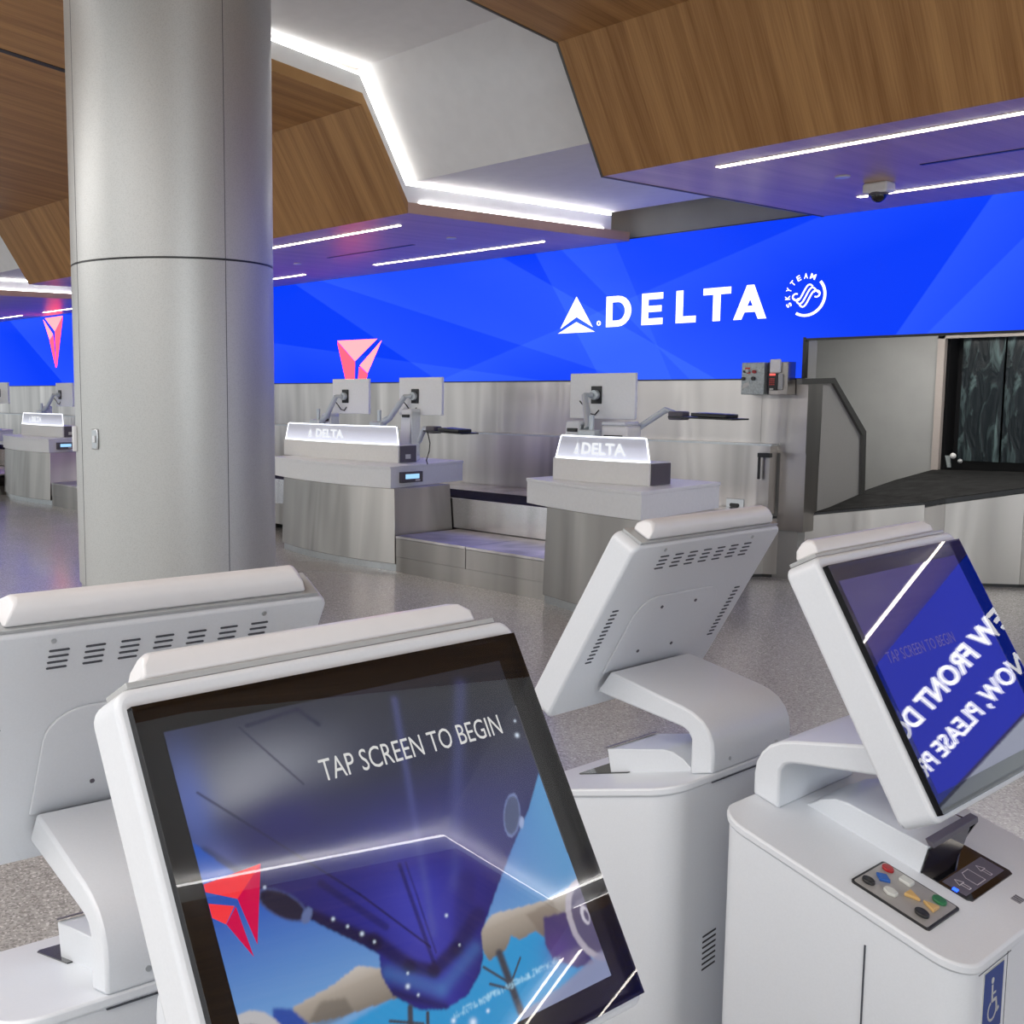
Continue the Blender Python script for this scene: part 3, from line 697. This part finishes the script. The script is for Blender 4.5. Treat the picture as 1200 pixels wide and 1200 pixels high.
# keyboard trays on arms
def kbd(x, y, z, rz, label, arm):
    t = thing('keyboard_tray', label, 'keyboard', (x, y, z), rz, None)
    obj('tray', pr([(-.30, -.12, 0), (.30, -.10, -.01), (.30, .10, -.01), (-.30, .12, 0)], (0, 0, .012)), 'black', t)
    obj('keyboard', pr([(-.10, -.09, .013), (.22, -.08, .004), (.22, .08, .004), (-.10, .09, .013)], (0, 0, .03)), 'black', t, .006)
    obj('bracket', bx(-.36, -.22, -.05, .05, -.02, .05), 'darkgrey', t, .01)
    bm = bmesh.new(); tube(bm, arm, .026, 10); obj('arm', bm, 'arm', t)
kbd(-7.72, 7.5, 1.33, math.radians(-8), 'black keyboard on a tray sticking out right of the counter with two monitors', [(-.34, 0, .02), (-.52, .05, .02), (-.62, .05, -.12)])
kbd(-5.08, 7.75, 1.51, math.radians(-5), 'black keyboard tray seen edge-on at the right of the narrow counter', [(-.34, 0, .03), (-.42, 0, .06), (-.78, -.15, -.20), (-.82, -.18, -.34)])
kbd(-19.75, 7.5, 1.33, math.radians(-8), 'distant black keyboard on a tray at the left edge of the photo', [(-.34, 0, .02), (-.52, .05, .02), (-.62, .05, -.12)])
o = obj('cable', tb([(-8.0, 7.45, 1.33), (-7.93, 7.42, 1.22), (-7.92, 7.4, 1.14), (-7.98, 7.42, 1.05), (-8.05, 7.5, 1.005)], .006, 6), 'black'); tag(o, 'thin black cable hanging from the keyboard tray to the worktop', 'cable')
def printer(x, y, s, label, g=None):
    t = thing('ticket_printer', label, 'printer', (x, y, 1.0), 0, g)
    h = .47 * s
    obj('body', pr([(-.08, -.08, 0), (-.08, .10, 0), (-.065, .09, h), (-.065, -.05, h)], (.15, 0, 0)), 'white', t, .015)
    obj('paper_slot', bx(-.03, .07, -.075, -.05, h - .09, h - .06), 'black', t, .003)
    obj('side_cover', bx(.086, .098, -.05, .07, .05, h - .03), 'metal', t, .004)
printer(-10.1, 7.86, 1.0, 'white ticket printer at the left end of the counter with two monitors')
printer(-8.66, 7.80, 1.15, 'white ticket printer at the right end of the counter with two monitors')
printer(-6.22, 7.52, 1.0, 'white ticket printer at the left end of the narrow counter')
printer(-18.0, 7.86, 1.0, 'distant white ticket printer left of the column')
def wide_printer(x, y, label, h=.42):
    t = thing('bag_tag_printer', label, 'printer', (x, y, 1.0))
    obj('body', bx(-.13, .13, -.1, .1, 0, h), 'warm_white', t, .02)
    obj('lid', bx(-.12, .12, -.11, .08, h, h + .03), 'white', t, .01)
    obj('paper_slot', bx(-.09, .09, -.115, -.1, h - .10, h - .08), 'black', t, smooth=False)
wide_printer(-5.80, 7.6, 'pale bag tag printer behind the sign of the narrow counter', .44)
wide_printer(-16.2, 7.8, 'distant bag tag printer touching the left edge of the column', .42)

# control boxes on the wall
cx_ = thing('control_box', 'grey wall control box with red button, black keypad and speaker', 'control box', (-5.51, 9.41, 1.83))
obj('box', bx(-.225, .0, -.16, 0, -.145, .145), 'galv', cx_, .006)
obj('box_side', bx(.0, .07, -.10, 0, -.14, .145), 'darkgrey', cx_, .004)
obj('side_panel', bx(.04, .215, -.14, -.0, -.145, .145), 'steel', cx_, .004)
for (x, z, mt, r) in ((-.19, .065, 'black', .011), (-.16, .07, 'lightkey', .016), (-.095, .062, 'red', .016), (-.20, .0, 'black', .016), (-.10, .0, 'black', .018)):
    obj('button', tb([(x, -.16, z), (x, -.178, z)], r, 14), mt, cx_)
obj('warning_label', bx(-.19, -.14, -.163, -.16, .085, .10), 'redlabel', cx_, smooth=False)
obj('warning_label', bx(-.17, -.135, -.163, -.16, .045, .06), 'redlabel', cx_, smooth=False)
obj('paper_label', pr([(-.21, -.163, -.09), (-.15, -.163, -.075), (-.14, -.163, -.03), (-.20, -.163, -.045)], (0, .003, 0)), 'lightkey', cx_)
obj('speaker', bx(.055, .155, -.17, -.14, .05, .17), 'warm_white', cx_, .01)
kp = obj('keypad', bx(.045, .13, -.16, -.14, -.105, .045), 'black', cx_, .004)
bm = bmesh.new()
for i in range(3):
    for j in range(4): box(bm, .055 + i * .018, .067 + i * .018, -.163, -.16, -.06 + j * .017, -.049 + j * .017)
obj('keys', bm, 'redlabel', kp, smooth=False)
obj('indicator', bx(.055, .11, -.165, -.16, .025, .042), emat('indicator_red', (1, .12, .1), 1.2), kp, smooth=False)
obj('card_slot', bx(.06, .095, -.165, -.16, -.10, -.088), 'lightkey', kp, smooth=False)
obj('side_strip', bx(.135, .175, -.16, -.14, -.10, .04), 'clearplate', cx_, .004)

# ------------------------------------------------------------------ self-service kiosks
W_, HS, T_, TH, YC, ZC = .5236, .4428, .0597, .5032, -.0746, 1.2801
BW, YR, YFr, AW, AT, SL = .2671, .1907, -.2379, .1416, .0509, .2987
U = Vector((0, math.sin(TH), math.cos(TH))); NN = Vector((0, -math.cos(TH), math.sin(TH))); C0 = Vector((0, YC, ZC))
def sp_(x, v, d=0): return Vector((x, 0, 0)) + C0 + U * v - NN * d
def slab_on_screen(outl, d0, d1):     # outl in (x, v); depth d0..d1 behind the front face
    return pr([sp_(x, v, d0) for x, v in outl], -NN * (d1 - d0))
def shift(outl, dx, dv): return [(x + dx, v + dv) for x, v in outl]
def zp(y): return 1.0 + SL * (y - YR)
def body_bm(w2, y0, y1, r, zlo, ztop, dz=0):
    o_ = rrect(2 * w2, y1 - y0, r, 6); cy_ = (y0 + y1) / 2
    bm = bmesh.new(); n = len(o_)
    a = [bm.verts.new((x, y + cy_, zlo(y + cy_))) for x, y in o_]; b = [bm.verts.new((x, y + cy_, ztop(y + cy_))) for x, y in o_]
    bm.faces.new(list(reversed(a))); bm.faces.new(b)
    for i in range(n): bm.faces.new((a[i], a[(i + 1) % n], b[(i + 1) % n], b[i]))
    return bm
def plate_pts(pts, off=0): return [(x, y, zp(y) + off) for x, y in pts]
def kiosk(label, X_, Y_, rz, kind):
    t = thing('check_in_kiosk', label, 'kiosk', (X_, Y_, 0), rz, 'white self-service check-in kiosks')
    bd = obj('body', body_bm(BW - .005, YFr + .005, YR - .004, .052, lambda y: .05, lambda y: zp(y) - .017), 'white', t, smooth=True)
    obj('plinth', body_bm(BW - .03, YFr + .03, YR - .03, .04, lambda y: 0, lambda y: .05), 'darkgrey', t)
    obj('top_plate', body_bm(BW, YFr, YR, .055, lambda y: zp(y) - .017, lambda y: zp(y)), 'white', t, .004)
    # neck: bent sheet profile
    prof = [(YR, zp(YR)), (YR, 1.040), (YR - .003, 1.062), (YR - .012, 1.082), (YR - .028, 1.100), (YR - .050, 1.112), (YR - .075, 1.119), (-.060, 1.153),
            (-.094, 1.103), (.100, 1.079), (.120, 1.076), (.132, 1.070), (YR - AT, 1.058), (YR - AT, zp(YR - AT))]
    nk = obj('neck', pr([(-AW, y, z) for y, z in prof], (2 * AW, 0, 0)), 'white', t, .005)
    obj('foot_seam', bx(-AW, AW, YR - .0025, YR + .0008, zp(YR) - .018, zp(YR) - .0165), 'slot', nk, smooth=False)
    obj('screw', tb([(-.085, YR, 1.02), (-.085, YR + .002, 1.02)], .004, 10), 'metal', nk); obj('screw', tb([(.085, YR, 1.02), (.085, YR + .002, 1.02)], .004, 10), 'metal', nk)
    # housing, rounded corners
    hs = obj('screen_housing', slab_on_screen(rrect(W_, HS, .02), .0, T_), 'white', t, .006, seg=3)
    mp_ = obj('mount_plate', slab_on_screen(shift(rrect(2 * .146, .20, .02, 6, (.055, .055, .004, .004)), 0, -.018), T_, T_ + .004), 'white', hs, .0015)
    for x, v in ((.06, .05), (-.06, .05), (.06, -.07), (-.06, -.07)):
        obj('screw', slab_on_screen(shift(rrect(.007, .007, .003, 3), x, v), T_ + .004, T_ + .006), 'darkgrey', mp_)
    for x in (.155, -.155):
        obj('screw', slab_on_screen(shift(rrect(.007, .007, .003, 3), x, .205), T_, T_ + .002), 'metal', hs)
    for k in range(7):
        x = .145 - k * .0495; bm = bmesh.new()
        for j in range(4):
            prism(bm, [sp_(a, b, T_) for a, b in shift(rrect(.028, .0028, .0012, 1), x, .188 - j * .0098)], -NN * .0012)
        obj('vent', bm, 'slot', hs, smooth=False)
    for sx_ in (1, -1):
        bm = bmesh.new()
        for j in range(14):
            prism(bm, [sp_(a, b, T_) for a, b in shift(rrect(.020, .0034, .0012, 1), sx_ * .217, .060 - j * .0104)], -NN * .0012)
        obj('vent', bm, 'slot', hs, smooth=False)
    # light bar on top
    lp = obj('light_bar_plate', pr([sp_(-.243, HS / 2 + .0005, d) for d in (.006,)] + [sp_(-.243, HS / 2 + .0005, .056), sp_(-.243, HS / 2 + .007, .056), sp_(-.243, HS / 2 + .007, .006)], (.486, 0, 0)), 'clearplate', t, .001)
    bm = bmesh.new(); pf = [(.012, .007), (.012, .022), (.018, .033), (.030, .038), (.040, .036), (.050, .026), (.053, .014), (.053, .007)]
    lo = [sp_(-.222 if v < .02 else -.222 + (v - .02) * .9, HS / 2 + v, d) for d, v in pf]; hi = [sp_(.222 if v < .02 else .222 - (v - .02) * .9, HS / 2 + v, d) for d, v in pf]
    a = [bm.verts.new(p_) for p_ in lo]; b = [bm.verts.new(p_) for p_ in hi]
    bm.faces.new(a); bm.faces.new(list(reversed(b)))
    for i in range(len(a)): bm.faces.new((a[i], b[i], b[(i + 1) % len(a)], a[(i + 1) % len(a)]))
    obj('light_bar', bm, 'white_top', t, .005, seg=3)
    # front: dark bezel under glass, display
    gl0, gl1, gb, gt = -.2513, .2513, -.2101, .2022
    rect = lambda a, b, c, d: [(a, c), (b, c), (b, d), (a, d)]
    bz = obj('bezel', slab_on_screen(rect(gl0, gl1, gb, gt), -.0006, .001), 'bezel', t, smooth=False)
    dx, db, dt = .2214, -.1822, .1747
    if kind != 'back':
        glo = obj('front_glass', slab_on_screen(rect(gl0, gl1, gb, gt), -.0105, -.0100), 'glass', t, smooth=False)
        bm = bmesh.new()
        for r_ in ((gl0, gl1, gb, gb + .003), (gl0, gl1, gt - .003, gt), (gl0, gl0 + .003, gb, gt), (gl1 - .003, gl1, gb, gt)):
            prism(bm, [sp_(x, v, -.0100) for x, v in rect(*r_)], -NN * .0098)
        obj('glass_edge', bm, 'bezel', t, smooth=False)
    return t, hs, bz, rect
def wedge(t, rear=False):
    xa, xb = -.067, .105
    pf = [(-.091, .970), (.050, 1.0055), (.073, 1.006), (.098, .998), (.118, .984), (.132, zp(.132) - .004), (-.079, zp(-.079) - .004)]
    o_ = obj('printer_housing', pr([(xa, y, z) for y, z in pf], (xb - xa, 0, 0)), 'white', t, .002)
    obj('output_opening', pr([(xa + .002, -.0925, .965), (xa + .002, -.081, .918), (xb - .004, -.081, .918), (xb - .004, -.0925, .965)], (0, -.001, 0)), 'blackgloss', o_, smooth=False)
    obj('lid_edge', pr([(xa, -.0915, .972), (xa, -.096 if rear else -.100, .9695), (xa, -.094 if rear else -.099, .974 if rear else .979), (xa, -.085, .976 if rear else .983)], (xb - xa + (0 if rear else .012), 0, 0)), 'darkgrey', o_, .001)
    if not rear: obj('side_glass', pr([(xb + .001, -.10, .97), (xb + .001, -.05, .975), (xb + .001, -.075, zp(-.075))], (.008, 0, 0)), 'blackgloss', o_, smooth=False)
    return o_
def outlet_panel(t, full=True):
    o_ = obj('document_tray', pr(plate_pts([(-.063, -.155), (-.056, -.162), (.110, -.162), (.116, -.155), (.113, -.03), (-.063, -.03)], -.001), (0, 0, .003)), 'blackgloss', t, smooth=False)
    if not full: return
    pl = obj('tray_print_panel', pr(plate_pts([(-.055, -.151), (.104, -.151), (.104, -.112), (-.055, -.112)], .0021), (0, 0, .0006)), 'darkgrey', o_, smooth=False)
    bm = bmesh.new()
    def seg(p_, q_, wd=.0013):
        p_, q_ = Vector(p_), Vector(q_); d = (q_ - p_).normalized(); n_ = Vector((-d.y, d.x)) * wd / 2
        prism(bm, plate_pts([tuple(p_ + n_), tuple(q_ + n_), tuple(q_ - n_), tuple(p_ - n_)], .003), (0, 0, .0003))
    R_ = [(.000, -.147), (.034, -.147), (.034, -.118), (.010, -.118), (.000, -.128)]
    for a, b in zip(R_, R_[1:] + R_[:1]): seg(a, b)
    for ax in (-.026, .062):
        seg((ax - .004, -.146), (ax - .004, -.132)); seg((ax + .004, -.146), (ax + .004, -.132)); seg((ax - .004, -.146), (ax + .004, -.146))
        seg((ax - .009, -.132), (ax, -.120)); seg((ax + .009, -.132), (ax, -.120)); seg((ax - .009, -.132), (ax + .009, -.132))
    obj('tray_icons', bm, 'icon', o_, smooth=False)
    obj('status_light', pr(plate_pts([(-.060, -.138), (-.052, -.138), (-.052, -.130), (-.060, -.130)], .0021), (0, 0, .002)), 'blueled', o_, smooth=False)

# --- kiosk with the lit picture (front)
K1, hs, bz, rect = kiosk('nearest white check-in kiosk, its screen reading tap screen to begin', -.872, .713, 1.559, 'front')
wedge(K1); outlet_panel(K1)
def picture():
    nx, ny = 330, 264
    u, v = np.meshgrid(np.linspace(0, 1, nx + 1), np.linspace(0, 1, ny + 1))
    one = np.ones(u.shape)
    def c(h): return np.array(hexc(h))
    def full(h): return c(h) + np.zeros(u.shape + (3,))
    def mix(a, b, f): f = np.clip(f, 0, 1)[..., None]; return a * (1 - f) + b * f
    def soft(m_, n=1):
        m_ = m_.astype(float)
        for _ in range(n):
            p = np.pad(m_, 1, mode='edge')
            m_ = (p[:-2, 1:-1] + p[2:, 1:-1] + p[1:-1, :-2] + p[1:-1, 2:] + 2 * p[1:-1, 1:-1]) / 6
        return m_
    def inside(poly, n=1):
        m_ = np.zeros(u.shape, bool); k_ = len(poly)
        for i in range(k_):
            x1, y1 = poly[i]; x2, y2 = poly[(i + 1) % k_]
            if y1 == y2: continue
            m_ ^= ((y1 > v) != (y2 > v)) & (u < (x2 - x1) * (v - y1) / (y2 - y1) + x1)
        return soft(m_, n)
    def dist(a, b):
        A_, B_ = np.array(a), np.array(b); d = B_ - A_; tt = np.clip(((u - A_[0]) * d[0] + (v - A_[1]) * d[1]) / (d @ d), 0, 1)
        return np.hypot(u - A_[0] - tt * d[0], v - A_[1] - tt * d[1])
    def blob(x, y, rx, ry): return np.exp(-(((u - x) / rx) ** 2 + ((v - y) / ry) ** 2))
    img = mix(full('6f9fd0'), full('1a4fae'), (v - .20) / .34)
    img = mix(img, full('4f8cc0'), (u - .72) * 4 * (v > .1))
    low = inside([(0, -.1), (1.1, -.1), (1.1, .20), (.6, .235), (.35, .19), (0, .14)], 5); img = mix(img, full('1f8fca'), low * .95)
    wn = mix(full('a59c92'), full('57514b'), (.262 - v) * 9)
    wn = mix(wn, full('cfc8c2'), (v - .255) * 16)
    img = mix(img, wn, inside([(.10, .20), (.125, .262), (.228, .274), (.302, .295), (.37, .26), (.38, .185), (.351, .186), (.231, .196), (.146, .212)]))
    img = mix(img, full('5a5550'), inside([(.15, .215), (.19, .25), (.25, .235), (.26, .195), (.18, .19)], 3) * .6)
    img = mix(img, wn, inside([(.63, .25), (.702, .288), (.80, .275), (.90, .265), (1.05, .29), (1.05, .2), (.86, .20), (.831, .174), (.81, .20), (.757, .194), (.735, .215), (.708, .186), (.647, .176)]))
    img = mix(img, full('6d6058'), inside([(.80, .25), (.90, .26), (.90, .18), (.83, .18)], 3) * .5)
    k = inside([(-.1, 1.1), (-.1, .80), (.0, .715), (.06, .63), (.12, .555), (.237, .425), (.33, .335), (.362, .30), (.352, .25), (.365, .195), (.42, .135), (.49, .108), (.56, .118), (.61, .155), (.635, .19), (.652, .252), (.742, .35), (.82, .432), (.925, .533), (1.0, .625), (1.1, .78), (1.1, 1.1)])
    ax = .50 + (v - .11) * .02
    hw = .12 + np.clip(v - .11, 0, 1) * .85
    e = np.clip(np.abs(u - ax) / hw, 0, 1)
    f1 = mix(full('2a2f9e'), full('1a1c66'), e * 1.1)
    f1 = mix(f1, full('4a4fc0'), blob(.50, .36, .10, .16) * .6)
    f1 = mix(f1, full('23274a'), (v - .42) * 3.0)
    f1 = mix(f1, full('262a33'), (v - .62) * 3.0 * (u * .9 + .3))
    f1 = mix(f1, full('878a96'), blob(.20, .85, .20, .085) * .85)
    f1 = mix(f1, full('a0a2ac'), blob(.13, .80, .10, .05) * .5)
    f1 = mix(f1, full('4f66b8'), blob(.02, .80, .05, .14) * .75)
    f1 = mix(f1, full('6672b4'), blob(.05, .64, .05, .06) * .7)
    f1 = mix(f1, full('222068'), blob(.22, .70, .12, .07) * .8)
    f1 = mix(f1, full('5a62a8'), np.exp(-(dist((.62, .95), (.52, .30)) / .012) ** 2) * .35)
    f1 = mix(f1, full('5a62a8'), np.exp(-(dist((.84, .95), (.62, .40)) / .02) ** 2) * .25)
    for (a, b, wd, st) in (((.02, .68), (.20, .47), .016, .6), ((.20, .47), (.36, .33), .020, .9), ((.27, .52), (.40, .36), .010, .5), ((.36, .34), (.43, .245), .020, .75), ((.43, .245), (.49, .21), .018, .75), ((.49, .21), (.57, .24), .020, .75), ((.57, .24), (.66, .30), .024, .5), ((.60, .27), (.66, .40), .03, .3),
                           ((.04, .83), (.36, .46), .0030, .8), ((.36, .46), (.50, .27), .003, .8), ((.18, .97), (.30, .78), .0025, .8), ((.486, .499), (.496, .23), .006, .6), ((.505, .499), (.51, .25), .003, .5), ((.20, .97), (.34, .985), .006, .8), ((.34, .985), (.385, .93), .007, .8)):
        f1 = mix(f1, full('10123a'), np.exp(-(dist(a, b) / wd) ** 4) * st)
    f1 = mix(f1, full('4b82c4'), np.exp(-(dist((.37, .25), (.49, .16)) / .02) ** 2) * .45); f1 = mix(f1, full('4b82c4'), np.exp(-(dist((.62, .22), (.50, .16)) / .02) ** 2) * .4)
    f1 = mix(f1, full('0f1238'), np.exp(-(dist((.37, .20), (.49, .115)) / .012) ** 2) * .6)
    f1 = f1 * .85; img = mix(img, f1, k)
    def ell(cx0, cy0, rx, ry, ang, col, ring=None, st=1):
        nonlocal img
        ca, sa = math.cos(ang), math.sin(ang); x = (u - cx0) * ca + (v - cy0) * sa; y = -(u - cx0) * sa + (v - cy0) * ca
        q = (x / rx) ** 2 + (y / ry) ** 2
        if ring: img = mix(img, full(ring), soft((q < 1.3)) * st)
        img = mix(img, full(col), soft(q < 1) * st)
    ell(.165, .50, .062, .026, -.80, '161a34', '3c4a7c'); ell(.215, .455, .012, .022, -.6, '5a6a98')
    ell(.862, .53, .024, .058, -.45, '333d60', '7484b4', .85)
    ell(.885, .50, .008, .018, -.4, '8fa0c8')
    img = mix(img, full('41386a'), inside([(.85, .225), (.93, .215), (.96, .05), (.90, .06), (.836, .11), (.827, .155)], 2))
    ell(1.01, .165, .088, .125, .1, 'aaa4b0'); ell(1.018, .165, .078, .108, .1, '554f6c'); ell(.985, .185, .014, .028, 0, 'c8c4d0'); ell(.988, .182, .007, .018, 0, '554f6c')
    img = mix(img, full('24489c'), inside([(.08, .278), (.12, .26), (.15, .21), (.12, .18), (.06, .21)], 2))
    ell(.01, .19, .085, .105, 0, 'b4b3b6'); ell(.0, .175, .075, .092, 0, '262a3c')
    for (a, b, wd) in (((.684, .183), (.690, .02), .012), ((.627, .167), (.68, .107), .004), ((.63, .12), (.69, .08), .004), ((.74, .15), (.69, .10), .003), ((.40, .15), (.36, .02), .008), ((.44, .12), (.40, .0), .005), ((.34, .14), (.42, .10), .004)):
        img = mix(img, full('3a3f4c'), np.exp(-(dist(a, b) / wd) ** 4))
    for (x, y, r0) in [(.275, .425, .006), (.305, .395, .005), (.335, .365, .007), (.36, .335, .005), (.41, .20, .008), (.43, .17, .005), (.55, .05, .014), (.50, .075, .009), (.46, .05, .009), (.60, .06, .007), (.97, .755, .010), (.98, .80, .006), (.135, .555, .005), (.57, .33, .006), (.58, .245, .004), (.42, .23, .005)]:
        img = mix(img, full('dfeeff'), np.exp(-((u - x) ** 2 + (v - y) ** 2) / (r0 * r0 * .45)) * .9)
    rg = np.random.RandomState(3)
    ln = (np.abs(v - .085 - .05 * (u - .5)) < .008) & (u > .50) & (u < .86) & (rg.rand(*u.shape) > .55); img = mix(img, full('a8d6ee'), soft(ln, 1) * .9)
    img = mix(img, full('8c8ba4'), inside([(.58, -.1), (1.1, -.1), (1.1, .10), (.84, .035), (.70, .02)], 3) * .85)
    img = mix(img, full('5a3f90'), blob(.86, .12, .05, .05) * .5)
    me = bpy.data.meshes.new('display')
    xs_ = -.2214 + .4428 * u.ravel(); vs_ = -.1822 + .3569 * v.ravel()
    P_ = np.array(C0)[None, :] + np.array(U)[None, :] * vs_[:, None] + np.array(NN)[None, :] * .0010; P_[:, 0] += xs_
    i = np.arange(nx)[None, :] + (nx + 1) * np.arange(ny)[:, None]; i = i.ravel()
    faces = np.stack([i, i + 1, i + nx + 2, i + nx + 1], 1)
    me.from_pydata(P_.tolist(), [], faces.tolist())
    at = me.color_attributes.new('picture', 'FLOAT_COLOR', 'POINT')
    buf = np.ones((len(P_), 4), np.float32); buf[:, :3] = img.reshape(-1, 3); at.data.foreach_set('color', buf.ravel())
    me.materials.append(M['picture'])
    o_ = bpy.data.objects.new('display', me); COL.objects.link(o_); return o_
dp = picture(); dp.parent = bz
def disp(u_, v_, off=-.0014): return sp_(-.2214 + .4428 * u_, -.1822 + .3569 * v_, off)
def flat(name, polys, mat, par, off=-.0016):
    bm = bmesh.new()
    for p_ in polys: bm.faces.new([bm.verts.new(disp(a, b, off)) for a, b in p_])
    return obj(name, bm, mat, par, smooth=False)
flat('red_emblem_light', [[(.0, .607), (.14, .614), (.066, .549), (.0, .588)], [(.0, .560), (.055, .535), (.026, .500), (.0, .525)]], 'scr_red', bz)
flat('red_emblem_dark', [[(.14, .614), (.066, .549), (.083, .430)], [(.058, .533), (.027, .500), (.068, .405)]], 'scr_crimson', bz)
b_ = fit(text_bm('TAP SCREEN TO BEGIN', .0), .352, .925, .772, .834); place(b_, lambda x, y: disp(x, y, -.0016)); obj('screen_lettering', b_, 'scr_white', bz, smooth=False)
obj('brand_tick', slab_on_screen([(.2205, -.05), (.2225, -.05), (.2225, .12), (.2205, .12)], -.0012, -.001), 'slot', bz, smooth=False)

# --- kiosk with the keypad (right)
K4, hs4, bz4, rect = kiosk('white check-in kiosk at the right with keypad and wheelchair sticker, its screen mirroring blue lettering', -.896, 1.984, 1.585, 'front')
wedge(K4); outlet_panel(K4)
obj('display', slab_on_screen(rect(-.2214, .2214, -.1822, .1747), -.0012, -.0006), 'idle', bz4, smooth=False)
b_ = fit(text_bm('TAP SCREEN TO BEGIN', .0), .08, .65, .58, .635); place(b_, lambda x, y: disp(x, y, -.0016)); obj('screen_lettering', b_, 'scr_faint', bz4, smooth=False)
kb = obj('keypad', pr(plate_pts([(x - .162, y - .0975) for x, y in rrect(.118, .127, .006)], 0), (0, 0, .003)), 'black', K4, smooth=False)
obj('keypad_plate', pr(plate_pts([(x - .162, y - .0975) for x, y in rrect(.110, .119, .004)], .003), (0, 0, .001)), 'keyplate', kb, smooth=False)
def key(x, y, shape, mat, s=.010):
    if shape == 'round': o2 = [(math.cos(a) * s, math.sin(a) * s) for a in np.linspace(0, 2 * math.pi, 17)[:-1]]
    elif shape == 'diamond': o2 = [(s * 1.25, 0), (0, s * 1.25), (-s * 1.25, 0), (0, -s * 1.25)]
    elif shape == 'square': o2 = rrect(2 * s, 2 * s, .003, 2)
    elif shape == 'hex': o2 = [(math.cos(a) * s * 1.15, math.sin(a) * s * 1.15) for a in np.linspace(0, 2 * math.pi, 7)[:-1]]
    elif shape == 'up': o2 = [(s * 1.1, s * .9), (-s * 1.1, s * .9), (0, -s * 1.1)]
    else: o2 = [(s * 1.1, -s * .9), (-s * 1.1, -s * .9), (0, s * 1.1)]
    obj('key', pr(plate_pts([(x + a, y + b) for a, b in o2], .004), (0, 0, .006)), mat, kb, .0015)
key(-.125, -.052, 'round', 'red', .0095); key(-.161, -.061, 'diamond', 'blue'); key(-.196, -.053, 'round', 'black', .010)
key(-.128, -.085, 'square', 'lightkey'); key(-.188, -.086, 'hex', 'lightkey'); key(-.160, -.110, 'up', 'tan', .011); key(-.157, -.136, 'down', 'tan', .011)
key(-.125, -.137, 'round', 'green', .011); key(-.192, -.138, 'round', 'black', .011)
bm = bmesh.new()
for k in range(7):
    x = .026 + k * .0035; prism(bm, plate_pts([(x, -.205), (x + (.002 if k % 2 else .0012), -.205), (x + (.002 if k % 2 else .0012), -.190), (x, -.190)], .0002), (0, 0, .0005))
obj('barcode_sticker', bm, 'darkgrey', K4, smooth=False)
yf = YFr + .005
bs = obj('wheelchair_sticker', bx(-.190, -.112, yf - .0012, yf, .735, .845), 'lightkey', K4, smooth=False)
obj('sticker_field', bx(-.188, -.116, yf - .0020, yf - .0012, .737, .843), 'stickerblue', bs, smooth=False)
bm = bmesh.new(); YS = yf - .0024
def spath(pts, wd):
    for a, b in zip(pts, pts[1:]):
        a, b = Vector(a), Vector(b); d = (b - a).normalized(); n_ = Vector((-d.y, d.x)) * wd / 2; a = a - d * wd * .3; b = b + d * wd * .3
        prism(bm, [(a.x + n_.x, YS, a.y + n_.y), (b.x + n_.x, YS, b.y + n_.y), (b.x - n_.x, YS, b.y - n_.y), (a.x - n_.x, YS, a.y - n_.y)], (0, .0006, 0))
cxk, czk = -.154, .785
spath([(cxk + .016 * math.cos(math.radians(a)), czk - .012 + .016 * math.sin(math.radians(a))) for a in range(120, 400, 20)], .0038)
spath([(cxk - .004, czk + .030), (cxk - .002, czk + .004), (cxk + .013, czk + .004), (cxk + .019, czk - .018), (cxk + .025, czk - .015)], .005); spath([(cxk - .003, czk + .016), (cxk + .010, czk + .016)], .0035)
prism(bm, [(cxk - .004 + .0052 * math.cos(a), YS, czk + .039 + .0052 * math.sin(a)) for a in np.linspace(0, 2 * math.pi, 13)[:-1]], (0, .0006, 0))
obj('wheelchair_symbol', bm, 'lightkey', bs, smooth=False)
obj('door_gap', bx(-BW + .0035, -BW + .0052, -.084, -.0815, .10, .855), 'slot', K4, smooth=False)
obj('panel_gap', bx(-.21, -.085, yf - .0006, yf + .001, .848, .8492), 'slot', K4, smooth=False)
obj('panel_gap', bx(-.0985, -.0975, yf - .0006, yf + .001, .70, .86), 'slot', K4, smooth=False)

# --- kiosks seen from behind
def rear_extras(K):
    wedge(K, True); outlet_panel(K, False)
    bm = bmesh.new()
    for j in range(7):
        z = .672 - j * .0115
        prism(bm, [(.105, YR - .0045, z), (.150, YR - .0045, z - .004), (.150, YR - .0045, z - .0075), (.105, YR - .0045, z - .0035)], (0, .0012, 0))
    obj('vent', bm, 'black', K, smooth=False)
K3, *_ = kiosk('white check-in kiosk seen from behind in the middle, in front of the narrow counter', -1.382, 2.015, -1.57, 'back'); rear_extras(K3)
K2, *_ = kiosk('white check-in kiosk seen from behind at the lower left, behind the nearest screen', -1.378, .736, -1.65, 'back'); rear_extras(K2)
